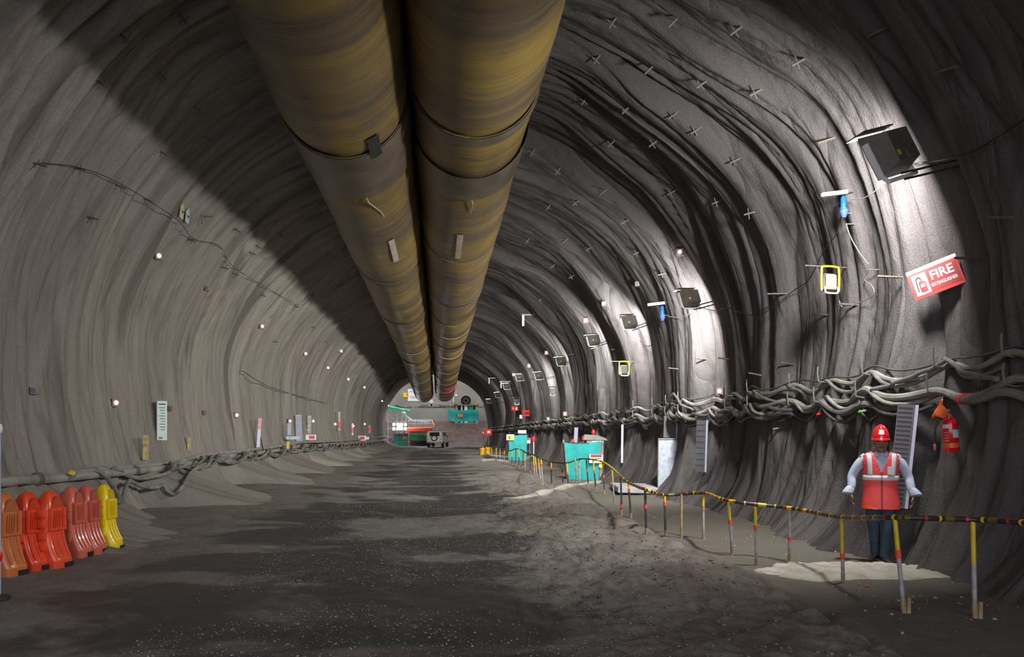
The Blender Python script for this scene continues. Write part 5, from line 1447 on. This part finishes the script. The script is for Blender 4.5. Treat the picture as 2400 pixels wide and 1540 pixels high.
# ------------------------------------------------------------------ sand spill and gravel
gx2 = np.linspace(3.55, 6.6, 110); gy2 = np.linspace(8.1, 10.6, 90)
AX, AY = np.meshgrid(gx2, gy2, indexing='ij')
cu = 9.05 + 0.16 * (AX - 4.9)
rad = 1 - ((AX - 5.05) / 1.35) ** 2 - ((AY - cu) / (0.62 + 0.1 * perlin(AX * 1.2, AY * 1.2, 44))) ** 2
hgt = 0.045 * np.clip(rad + 0.35 * perlin(AX * 1.6, AY * 1.6, 41), 0, 1) ** 0.6 + 0.022 * perlin(AX * 5, AY * 5, 42) + 0.016 * perlin(AX * 13, AY * 13, 43)
msk = rad + 0.35 * perlin(AX * 1.6, AY * 1.6, 41)
AZ = ground(AX, AY) + np.where(msk > 0, hgt, -0.06)
sd_ = link('sand_pile', fast_mesh('sand_pile', np.stack([AX, AY, AZ], -1).reshape(-1, 3), grid_faces(len(gx2), len(gy2))), mat('pale_sand', (0.50, 0.45, 0.385), 0.9, var=0.15, vscale=5, bump=0.6, bscale=60))
tag(sd_, 'pale sand spilt on the walkway under the walking person', 'sand')
# loose gravel on the roadway and clods on the berm: far too many to count
def scatter(name, label, n, xr, yr, smin, smax, m, seed, flat=0.6, pow_=1.0):
    rs = np.random.RandomState(seed)
    base = np.array([(1, 0, 0), (-1, 0, 0), (0, 1, 0), (0, -1, 0), (0, 0, 1), (0, 0, -1)], float)
    fc = np.array([(0, 2, 4), (2, 1, 4), (1, 3, 4), (3, 0, 4), (2, 0, 5), (1, 2, 5), (3, 1, 5), (0, 3, 5)])
    yy = yr[0] * (yr[1] / yr[0]) ** (rs.rand(n) ** pow_); xx_ = xr[0] + (xr[1] - xr[0]) * rs.rand(n)
    keep = perlin(xx_ * 0.7, yy * 0.6, seed) > -0.25 + 0.5 * rs.rand(n) - 0.25
    xx_, yy = xx_[keep], yy[keep]; n = len(xx_)
    s_ = smin + (smax - smin) * rs.rand(n) ** 4
    z = ground(xx_, yy)
    v = base[None] * (s_[:, None, None] * (0.6 + 0.8 * rs.rand(n, 6, 1)))
    a = rs.rand(n) * 6.28; ca, sa = np.cos(a), np.sin(a)
    vx = v[..., 0] * ca[:, None] - v[..., 1] * sa[:, None]; vy = v[..., 0] * sa[:, None] + v[..., 1] * ca[:, None]
    co = np.stack([vx + xx_[:, None], vy + yy[:, None], v[..., 2] * flat + z[:, None] + s_[:, None] * 0.15], -1).reshape(-1, 3)
    fa = (fc[None] + np.arange(n)[:, None, None] * 6).reshape(-1, 3)
    me = bpy.data.meshes.new(name)
    me.vertices.add(len(co)); me.vertices.foreach_set('co', co.astype(np.float32).ravel())
    me.loops.add(len(fa) * 3); me.loops.foreach_set('vertex_index', fa.astype(np.int32).ravel())
    me.polygons.add(len(fa)); me.polygons.foreach_set('loop_start', np.arange(0, len(fa) * 3, 3, dtype=np.int32))
    me.update(calc_edges=True); me.validate()
    o = link(name, me, m); tag(o, label, 'gravel', kind='stuff')
scatter('roadway_gravel', 'wet gravel scattered over the middle of the roadway', 22000, (-2.4, 1.9), (4.6, 30), 0.004, 0.014, mat('wet_gravel', (0.30, 0.29, 0.30), 0.15, var=0.3, vscale=30, spec=0.7), 51)
scatter('berm_clods', 'brown clods and stones on the churned berm beside the fence', 4500, (0.9, 3.5), (4.6, 16), 0.005, 0.024, mat('mud_clods', (0.20, 0.170, 0.148), 0.75, var=0.3, vscale=20), 52)
scatter('walkway_chips', 'few pale chips lying on the smooth walkway', 500, (3.6, 6.2), (5.5, 16), 0.006, 0.028, mat('pale_chips', (0.38, 0.36, 0.34), 0.7, var=0.3, vscale=20), 53)
for (px, py, lb, mm) in ((701, 1364, 'tiny turquoise scrap on the wet roadway', M_teal), (2031, 1376, 'tiny red scrap on the walkway edge', M_orangered)):
    q = footpt(px, py)
    o = MB().prism([(-0.02, -0.012), (0.022, -0.015), (0.028, 0.01), (0.0, 0.018), (-0.024, 0.012)], 0.012, 0.02, 'z').build('plastic_scrap', mm, None, smooth=False)
    o.location = q; tag(o, lb, 'scrap')

# ------------------------------------------------------------------ people
def remesh(mb, name, voxel, smooth_it=6):
    me = mb.mesh(name)
    o = bpy.data.objects.new('tmp', me); COL.objects.link(o)
    md = o.modifiers.new('r', 'REMESH'); md.mode = 'VOXEL'; md.voxel_size = voxel; md.use_smooth_shade = True
    if smooth_it:
        sm = o.modifiers.new('s', 'SMOOTH'); sm.iterations = smooth_it; sm.factor = 0.5
    dg = bpy.context.evaluated_depsgraph_get()
    out = bpy.data.meshes.new_from_object(o.evaluated_get(dg))
    bpy.data.objects.remove(o); bpy.data.meshes.remove(me)
    out.name = name; out.shade_smooth()
    return out
def ell(c, rx, ry, n=14, e=2.0, tilt=None):
    c = Vector(c); out = []
    for k in range(n):
        a = 2 * math.pi * k / n; ca, sa = math.cos(a), math.sin(a)
        v = Vector((rx * math.copysign(abs(ca) ** (2 / e), ca), ry * math.copysign(abs(sa) ** (2 / e), sa), 0))
        if tilt is not None: v = tilt @ v
        out.append(c + v)
    return out
def limb(mb, pts, rs, n=12): return mb.tube(smooth_path([Vector(p) for p in pts], 4), list(np.interp(np.linspace(0, len(pts) - 1, 4 * (len(pts) - 1) + 1), range(len(pts)), rs)), n)
def ball(mb, c, r, n=12):
    prof = [(math.sin(math.pi * k / 10) * 1.0, -math.cos(math.pi * k / 10)) for k in range(11)]
    b = len(mb.v); mb.lathe([(max(0.001, p_[0]), p_[1]) for p_ in prof], n)
    for i in range(b, len(mb.v)):
        v = mb.v[i]; mb.v[i] = (c[0] + v[0] * r[0], c[1] + v[1] * r[1], c[2] + v[2] * r[2])
    return mb
# torso section: half width and half depth against height
TZ = [0.66, 0.75, 0.85, 0.95, 1.05, 1.15, 1.24, 1.30, 1.345, 1.375, 1.40]
TW = [0.175, 0.178, 0.172, 0.168, 0.175, 0.188, 0.198, 0.200, 0.180, 0.130, 0.070]
TD = [0.120, 0.120, 0.118, 0.118, 0.120, 0.122, 0.118, 0.108, 0.092, 0.075, 0.060]
def tor(z, a, off=0.0):
    w = np.interp(z, TZ, TW) + off; d = np.interp(z, TZ, TD) + off
    ca, sa = math.cos(a), math.sin(a); e = 2 / 2.6
    return Vector((w * math.copysign(abs(ca) ** e, ca), d * math.copysign(abs(sa) ** e, sa) + 0.01, z))
def shell(z0, z1, a0, a1, off, nz, na, skip=None, flare=0.0):
    mb = MB(); vs = []; fs = []
    for i in range(nz + 1):
        z = z0 + (z1 - z0) * i / nz
        for k in range(na + 1):
            vs.append(tor(z, a0 + (a1 - a0) * k / na, off + flare * max(0, (0.95 - z))))
    for i in range(nz):
        for k in range(na):
            c = sum((vs[j] for j in (i * (na + 1) + k, i * (na + 1) + k + 1, (i + 1) * (na + 1) + k, (i + 1) * (na + 1) + k + 1)), Vector()) / 4
            if skip and skip(c): continue
            a = i * (na + 1) + k
            fs.append((a, a + 1, a + na + 2, a + na + 1))
    return mb.add(vs, fs)
def solid(o, th):
    md = o.modifiers.new('thickness', 'SOLIDIFY'); md.thickness = th; md.offset = 1
M_skin = mat('skin', (0.27, 0.145, 0.10), 0.5, var=0.08, vscale=12)
def make_person(label, p, rz, shirt, trou, helm, vest=None, scale=1.0, group=None, detail=True):
    root = thing('person', label, 'person', p, rz, group)
    root.scale = (scale,) * 3
    # arms: (shoulder, elbow, wrist, palm direction)
    ARM = {-1: [(-0.190, 0.015, 1.325), (-0.315, 0.035, 1.085), (-0.335, -0.03, 0.865)], 1: [(0.190, 0.015, 1.325), (0.305, 0.04, 1.080), (0.345, -0.04, 0.850)]}
    LEG = {-1: [(-0.090, 0.01, 0.80), (-0.075, 0.01, 0.46), (-0.045, 0.07, 0.09)], 1: [(0.090, 0.01, 0.80), (0.065, -0.07, 0.46), (0.035, -0.06, 0.08)]}
    # ---- body, one continuous surface
    b = MB()
    hc = Vector((0.0, -0.005, 1.492)); rings = []
    for k in range(17):                                   # head from under the chin to the crown
        t = k / 16; zz_ = -0.118 + 0.245 * t
        prof = [(0, 0.020, 0.030), (0.06, 0.045, 0.055), (0.15, 0.058, 0.072), (0.3, 0.068, 0.085), (0.5, 0.074, 0.093), (0.7, 0.077, 0.097), (0.85, 0.065, 0.082), (0.95, 0.040, 0.052), (1.0, 0.012, 0.018)]
        w = np.interp(t, [q[0] for q in prof], [q[1] for q in prof]); d = np.interp(t, [q[0] for q in prof], [q[2] for q in prof])
        rg = []
        for a in np.linspace(0, 2 * math.pi, 33)[:-1]:
            x = w * math.cos(a); y_ = d * math.sin(a) + (-0.022 * (1 - t) if t < 0.3 else 0)
            fz = zz_; front = math.exp(-(x / 0.03) ** 2) if math.sin(a) < 0 else 0
            if math.sin(a) < 0:
                y_ -= 0.024 * math.exp(-(x / 0.011) ** 2) * math.exp(-((fz + 0.022) / 0.016) ** 2)      # nose tip
                y_ -= 0.012 * math.exp(-(x / 0.009) ** 2) * math.exp(-((fz - 0.005) / 0.020) ** 2)      # bridge
                y_ -= 0.008 * math.exp(-(x / 0.045) ** 2) * math.exp(-((fz - 0.030) / 0.010) ** 2)      # brow
                y_ += 0.009 * (math.exp(-((abs(x) - 0.030) / 0.013) ** 2)) * math.exp(-((fz - 0.010) / 0.011) ** 2)   # eye sockets
                y_ -= 0.006 * math.exp(-(x / 0.022) ** 2) * math.exp(-((fz + 0.058) / 0.008) ** 2)      # lips
                y_ -= 0.008 * math.exp(-(x / 0.025) ** 2) * math.exp(-((fz + 0.095) / 0.014) ** 2)      # chin
            rg.append(hc + Vector((x, y_, zz_)))
        rings.append(rg)
    b.loft(rings)
    for sx in (-1, 1): ball(b, (sx * 0.078, 0.012, 1.495), (0.010, 0.020, 0.032))
    limb(b, [(0, 0.02, 1.30), (0, 0.012, 1.38), (0, 0.005, 1.43)], [0.062, 0.054, 0.052])
    b.loft([[tor(z, a, -0.03) for a in np.linspace(0, 2 * math.pi, 19)[:-1]] for z in TZ])
    for sx in (-1, 1):
        A = ARM[sx]
        limb(b, A, [0.048, 0.040, 0.027])
        limb(b, LEG[sx] , [0.075, 0.050, 0.036])
        an = Vector(LEG[sx][2]); limb(b, [an, an + Vector((0.01 * sx, -0.05, -0.045)), an + Vector((0.02, -0.09, -0.050))], [0.034, 0.026, 0.016])
        wr_ = Vector(A[2]); dn = Vector((0.04 * -sx, -0.12, -1.0)).normalized(); out_ = Vector((0, -1, 0)); inn_ = Vector((-sx, 0, 0))
        side_ = Vector((0, -1, 0))                       # thumb side faces the camera
        pal = wr_ + dn * 0.05
        rg = []
        for t, w, d in ((0.0, 0.024, 0.020), (0.03, 0.036, 0.019), (0.07, 0.042, 0.018), (0.095, 0.040, 0.015)):
            c = wr_ + dn * t
            rg.append([c + side_ * (w * math.cos(a)) + inn_ * (d * math.sin(a)) for a in np.linspace(0, 2 * math.pi, 13)[:-1]])
        b.loft(rg)
        for q, (off, ln) in enumerate(((0.030, 0.070), (0.010, 0.080), (-0.011, 0.075), (-0.031, 0.058))):
            st_ = wr_ + dn * 0.085 + side_ * off
            limb(b, [st_, st_ + dn * ln * 0.45 + inn_ * 0.006, st_ + dn * ln * 0.78 + inn_ * 0.020, st_ + dn * ln * 0.95 + inn_ * 0.036], [0.0090, 0.0088, 0.0082, 0.0068], 8)
        th = wr_ + dn * 0.025 + side_ * 0.030
        limb(b, [th, th + side_ * 0.022 + dn * 0.030 + inn_ * 0.012, th + side_ * 0.024 + dn * 0.062 + inn_ * 0.020], [0.013, 0.0105, 0.008], 8)
    link('body', remesh(b, 'body', 0.0058 if detail else 0.012, 3 if detail else 2), M_skin, root)
    # ---- face details
    if detail:
        for sx in (-1, 1):
            e_ = ball(MB(), (hc.x + sx * 0.030, hc.y - 0.078, hc.z + 0.008), (0.0135, 0.010, 0.0070)).build('eye', mat('eye_white', (0.55, 0.52, 0.50), 0.3, var=0.0), root)
            ball(MB(), (hc.x + sx * 0.030, hc.y - 0.0865, hc.z + 0.008), (0.0062, 0.003, 0.0062)).build('iris', M_ink, e_)
            MB().tube([hc + Vector((sx * 0.012, -0.098, 0.030)), hc + Vector((sx * 0.032, -0.094, 0.034)), hc + Vector((sx * 0.050, -0.078, 0.028))], 0.0045, 6).build('eyebrow', M_ink, root)
        MB().tube([hc + Vector((-0.030, -0.080, -0.050)), hc + Vector((-0.012, -0.096, -0.043)), hc + Vector((0.012, -0.096, -0.043)), hc + Vector((0.030, -0.080, -0.050))], [0.003, 0.006, 0.006, 0.003], 6).build('moustache', M_ink, root)
        MB().tube([hc + Vector((-0.022, -0.084, -0.060)), hc + Vector((0, -0.095, -0.059)), hc + Vector((0.022, -0.084, -0.060))], 0.0028, 6).build('mouth', mat('lips', (0.13, 0.05, 0.04), 0.5), root)
        h_ = MB()
        for sx in (-1, 1): h_.box((sx * 0.072, 0.005, 1.520), (0.014, 0.06, 0.07), bev=0.006)
        h_.box((0, 0.085, 1.50), (0.12, 0.025, 0.10), bev=0.01)
        h_.build('hair', M_ink, root)
    # ---- shirt with rolled sleeves and collar
    s_ = MB()
    s_.loft([[tor(z, a, 0.002) for a in np.linspace(0, 2 * math.pi, 25)[:-1]] for z in np.linspace(0.72, 1.385, 16)])
    for sx in (-1, 1):
        A = [Vector(v) for v in ARM[sx]]; cf = A[1].lerp(A[2], 0.72)
        limb(s_, [A[0] + Vector((-sx * 0.04, 0, 0.01)), A[0].lerp(A[1], 0.4), A[1], A[1].lerp(A[2], 0.4), cf], [0.060, 0.060, 0.055, 0.053, 0.050], 14)
    so_ = link('shirt', remesh(s_, 'shirt', 0.009 if detail else 0.016, 5), shirt, root)
    for sx in (-1, 1):
        A = [Vector(v) for v in ARM[sx]]; d_ = (A[2] - A[1]).normalized(); cf = A[1].lerp(A[2], 0.66); o_ = Vector((sx, 0, 0))
        cu = MB(); rg = []
        for t, r0 in ((0, 0.050), (0.02, 0.058), (0.055, 0.066), (0.085, 0.066), (0.090, 0.042)):
            c = cf + d_ * t + o_ * t * 0.35
            q1 = d_.orthogonal().normalized(); q2 = d_.cross(q1)
            rg.append([c + (q1 * math.cos(a) + q2 * math.sin(a)) * r0 * (1.12 if (q1 * math.cos(a) + q2 * math.sin(a)).dot(o_) > 0 else 0.86) for a in np.linspace(0, 2 * math.pi, 15)[:-1]])
        cu.loft(rg).build('rolled_cuff', shirt, root, ang=60)
        co_ = MB(); co_.add([Vector((sx * 0.008, -0.082, 1.345)), Vector((sx * 0.050, -0.066, 1.400)), Vector((sx * 0.068, 0.02, 1.415)), Vector((sx * 0.090, 0.00, 1.375)), Vector((sx * 0.085, -0.075, 1.340)), Vector((sx * 0.045, -0.104, 1.318))], [(0, 1, 4, 5), (1, 2, 3, 4)])
        c_ = co_.build('collar', shirt, root, ang=60); solid(c_, 0.004)
    # ---- trousers and shoes
    t_ = MB()
    t_.loft([ell((0, 0.01, z), w, d, 18, 2.5) for z, w, d in ((0.66, 0.165, 0.115), (0.74, 0.178, 0.122), (0.82, 0.176, 0.120), (0.86, 0.172, 0.116))])
    for sx in (-1, 1):
        L_ = [Vector(v) for v in LEG[sx]]
        limb(t_, [L_[0] + Vector((0, 0, -0.02)), L_[0].lerp(L_[1], 0.5), L_[1], L_[1].lerp(L_[2], 0.5), L_[2] + Vector((0, 0.005, -0.015))], [0.094, 0.088, 0.072, 0.062, 0.057], 14)
    link('trousers', remesh(t_, 'trousers', 0.009 if detail else 0.016, 5), trou, root)
    for sx in (-1, 1):
        an = Vector(LEG[sx][2]); yaw_ = Matrix.Rotation(0.35 if sx > 0 else 0.15, 3, 'Z')
        sh = MB(); rg = []
        for t, w, h in ((0.055, 0.030, 0.060), (0.045, 0.038, 0.085), (0.0, 0.041, 0.092), (-0.05, 0.043, 0.075), (-0.10, 0.047, 0.056), (-0.15, 0.044, 0.046), (-0.185, 0.026, 0.032)):
            c = Vector((an.x, an.y, 0)) + yaw_ @ Vector((0, t, 0))
            rg.append([c + yaw_ @ Vector((w * math.copysign(abs(math.cos(a)) ** 0.7, math.cos(a)), 0, 0)) + Vector((0, 0, max(0.004, h * 0.5 + h * 0.5 * math.sin(a)))) for a in np.linspace(0, 2 * math.pi, 13)[:-1]])
        sh.loft(rg).build('shoe', M_black, root, ang=60)
    # ---- helmet
    hb_ = Vector((0, 0.0, 1.560)); hr = []
    for k in range(10):
        t = k / 9 * math.pi / 2; r0 = math.cos(t)
        rd = 1 + 0.0
        hr.append([hb_ + Vector((0.098 * max(0.02, r0) * math.cos(a), 0.122 * max(0.02, r0) * math.sin(a) * 1.0, 0.172 * math.sin(t) + 0.010 * math.exp(-(math.cos(a) * r0 / 0.22) ** 2) * (k > 1))) for a in np.linspace(0, 2 * math.pi, 29)[:-1]])
    hs = MB().loft(hr).build('helmet', helm, root, ang=60)
    br = MB(); ro, ri = [], []
    for a in np.linspace(0, 2 * math.pi, 29)[:-1]:
        fr_ = max(0, -math.sin(a)) ** 2
        ro.append(hb_ + Vector((0.108 * math.cos(a), (0.128 + 0.030 * fr_) * math.sin(a), -0.006 - 0.012 * fr_))); ri.append(hb_ + Vector((0.094 * math.cos(a), 0.118 * math.sin(a), 0.006)))
    lowr = [v + Vector((0, 0, -0.012)) for v in ro]; lowi = [v + Vector((0, 0, -0.014)) for v in ri]
    br.loft([ri, ro, lowr, lowi], cap=False).build('brim', helm, hs, ang=60)
    if detail:
        st_ = MB(); vs = []
        for zi in (0.045, 0.075, 0.105):
            for a in np.linspace(-math.pi / 2 - 0.36, -math.pi / 2 + 0.30, 6):
                t = math.asin(zi / 0.176); r0 = math.cos(t)
                vs.append(hb_ + Vector((0.101 * r0 * math.cos(a), 0.1265 * r0 * math.sin(a), zi + 0.004)))
        st_.add(vs, [(i * 6 + k, i * 6 + k + 1, (i + 1) * 6 + k + 1, (i + 1) * 6 + k) for i in range(2) for k in range(5)]).build('sticker', M_white, hs)
        for a in (-0.9, -2.3):
            MB().tube([hb_ + Vector((0.099 * math.cos(t) * math.cos(a), 0.124 * math.cos(t) * math.sin(a), 0.172 * math.sin(t) + 0.003)) for t in np.linspace(0.15, 1.3, 7)], 0.005, 6).build('ridge', helm, hs)
    # ---- vest
    if vest:
        front = -math.pi / 2
        def cut(c):
            if c.y < 0 and c.z > 1.12 and abs(c.x) < (c.z - 1.12) * 0.36: return True     # V neck
            if c.z > 1.16 and abs(c.x) > 0.185 - 0.0 and abs(c.y) < 0.060 and c.z < 1.335: return True   # arm holes
            return False
        v_ = shell(0.672, 1.392, front, front + 2 * math.pi, 0.016, 90, 140, cut, flare=0.07)
        vo = v_.build('vest', vest, root, ang=70); solid(vo, 0.004)
        M_strip = mat('reflective_strip', (0.74, 0.72, 0.74), 0.35, var=0.05)
        o1 = shell(1.035, 1.095, front, front + 2 * math.pi, 0.0235, 2, 48); z_ = o1.build('reflective_band', M_strip, vo, ang=70); solid(z_, 0.002)
        for sx in (-1, 1):
            rws = []
            for z in np.linspace(1.095, 1.372, 12):
                xa = 0.100 + 0.012 * (z - 1.09) / 0.28; row = []
                for k in range(4):
                    x = sx * (xa + 0.055 * k / 3); w = np.interp(z, TZ, TW) + 0.024; d = np.interp(z, TZ, TD) + 0.024
                    f = min(0.985, abs(x) / w); row.append(Vector((x, 0.01 - d * (1 - f ** 2.6) ** (1 / 2.6), z)))
                rws.append(row)
            sb_ = MB().add([v for r0 in rws for v in r0], [(i * 4 + k, i * 4 + k + 1, i * 4 + k + 5, i * 4 + k + 4) for i in range(11) for k in range(3)])
            z_ = sb_.build('shoulder_strip', M_strip, vo, ang=70); solid(z_, 0.002)
        MB().tube([tor(z, front, 0.024 + 0.07 * max(0, 0.95 - z)) for z in np.linspace(0.68, 1.12, 9)], 0.004, 6).build('zip', mat('dark_zip', (0.10, 0.01, 0.01), 0.5), vo)
        bd = MB().box((0.098, -0.134, 1.160), (0.085, 0.006, 0.105), Matrix.Rotation(0.30, 3, 'Z'), bev=0.003); bd.build('badge', M_white, vo)
        MB().add([tor(0.675, a, 0.045) for a in np.linspace(front - 1.25, front - 0.1, 8)] + [tor(0.675 + 0.10 * (1 - k / 7), a, 0.038) for k, a in enumerate(np.linspace(front - 1.25, front - 0.1, 8))], [(k, k + 1, 9 + k, 8 + k) for k in range(7)]).build('lower_flap', mat('vest_flap_orange', (0.92, 0.10, 0.01), 0.6), vo)
    return root
pp_ = footpt(2064, 1320)
sandz = float(AZ[int(np.argmin(abs(gx2 - pp_.x))), int(np.argmin(abs(gy2 - pp_.y)))])
make_person('person in a red helmet, pink-red reflective vest and jeans walking on the sand', (pp_.x, pp_.y, max(pp_.z, sandz) + 0.012), (0, 0, -0.42),
            mat('pale_blue_shirt', (0.52, 0.57, 0.72), 0.7, var=0.05, vscale=8), mat('blue_jeans', (0.030, 0.055, 0.095), 0.8, var=0.2, vscale=12), mat('red_helmet', (0.78, 0.015, 0.02), 0.2, var=0.03, coat=0.4),
            mat('hi_vis_vest', (0.92, 0.075, 0.075), 0.55, var=0.06, vscale=8), 1.0)
q = at(1011, 958, 124.0)
make_person('distant person in white shirt and dark trousers standing on the concrete bench', (q.x, 124.0, 5.83), 0.6, mat('white_shirt', (0.75, 0.76, 0.78), 0.7, var=0.04), mat('navy_trousers', (0.03, 0.04, 0.10), 0.8), M_white, None, 1.0, detail=False)

# ------------------------------------------------------------------ white off-road vehicle near the mouth
jp = footpt(1022, 1048)
jeep = thing('off_road_car', 'cream off-road car seen from behind near the tunnel mouth', 'car', (jp.x + 0.25, 94.0, gz(jp.x, 94.0)), (0, 0, -0.20))
jeep.scale = (1.08, 1.08, 1.04)
M_cream = mat('cream_car_paint', (0.85, 0.82, 0.72), 0.35, var=0.05, vscale=2, coat=0.3)
M_glass = mat('dark_car_glass', (0.035, 0.030, 0.035), 0.12, var=0.05)
body = MB(); sec = []
for (y_, zt, zb_, w) in ((-1.95, 1.12, 0.55, 0.86), (-1.90, 1.16, 0.50, 0.90), (0.7, 1.16, 0.48, 0.91), (1.9, 1.08, 0.50, 0.88), (2.05, 0.98, 0.55, 0.84)):
    sec.append([Vector((-w, y_, zb_)), Vector((w, y_, zb_)), Vector((w, y_, zt - 0.08)), Vector((w - 0.06, y_, zt)), Vector((-w + 0.06, y_, zt)), Vector((-w, y_, zt - 0.08))])
body.loft(sec).build('body', M_cream, jeep, ang=30)
cab = MB(); sec = []
for (y_, zt, w) in ((-1.93, 1.80, 0.80), (-1.86, 1.88, 0.82), (0.15, 1.90, 0.82), (0.35, 1.84, 0.80), (0.85, 1.18, 0.84)):
    sec.append([Vector((-0.87, y_, 1.10)), Vector((0.87, y_, 1.10)), Vector((w, y_, zt - 0.08)), Vector((w - 0.1, y_, zt)), Vector((-w + 0.1, y_, zt)), Vector((-w, y_, zt - 0.08))])
cab.loft(sec).build('cabin', M_cream, jeep, ang=30)
MB().box((0, -1.955, 1.50), (1.10, 0.03, 0.46), bev=0.01).build('rear_window', M_glass, jeep)
for sx in (-1, 1):
    for (y0, y1) in ((-1.65, -0.95), (-0.85, -0.2), (-0.1, 0.35)):
        MB().box((sx * 0.862, (y0 + y1) / 2, 1.50), (0.03, y1 - y0, 0.42), Matrix.Rotation(sx * -0.07, 3, 'Y')).build('side_window', M_glass, jeep, smooth=False)
    MB().box((sx * 0.74, -1.965, 0.92), (0.20, 0.04, 0.16), bev=0.01).build('tail_lamp', mat('tail_lamp', (0.80, 0.42, 0.32), 0.3), jeep)
    for y_ in (-1.25, 1.30):
        wl_ = MB().lathe([(0.16, -0.11), (0.34, -0.11), (0.37, -0.08), (0.37, 0.08), (0.34, 0.11), (0.16, 0.11)], 20, c=(sx * 0.80, y_, 0.37), rot=Matrix.Rotation(math.pi / 2, 3, 'Y')).build('wheel', M_black, jeep)
        MB().lathe([(0.02, -0.02), (0.18, -0.02), (0.18, 0.02), (0.02, 0.02)], 14, c=(sx * 0.915, y_, 0.37), rot=Matrix.Rotation(math.pi / 2, 3, 'Y')).build('hub', M_steel, wl_)
    MB().box((sx * 0.98, 0.55, 1.22), (0.16, 0.08, 0.18), bev=0.02).build('mirror', M_black, jeep)
    MB().box((sx * 0.93, -0.3, 0.50), (0.12, 1.7, 0.05)).build('side_step', M_dark, jeep, smooth=False)
MB().box((0, -2.03, 0.60), (1.66, 0.16, 0.17), bev=0.02).build('rear_bumper', M_pale, jeep)
sw = MB().lathe([(0.02, -0.09), (0.32, -0.09), (0.35, -0.05), (0.35, 0.07), (0.02, 0.07)], 22, c=(0, -2.03, 1.05), rot=Matrix.Rotation(math.pi / 2, 3, 'X')).build('spare_wheel', M_black, jeep)
MB().lathe([(0.02, -0.02), (0.24, -0.02), (0.24, 0.02), (0.02, 0.02)], 22, c=(0, -2.14, 1.05), rot=Matrix.Rotation(math.pi / 2, 3, 'X')).build('wheel_cover', M_cream, sw)
MB().box((0, -2.12, 0.60), (0.42, 0.02, 0.12)).build('number_plate', M_white, jeep, smooth=False)
MB().box((0, -1.0, 1.93), (1.3, 1.5, 0.03)).build('roof_rack', M_steel, jeep, smooth=False)
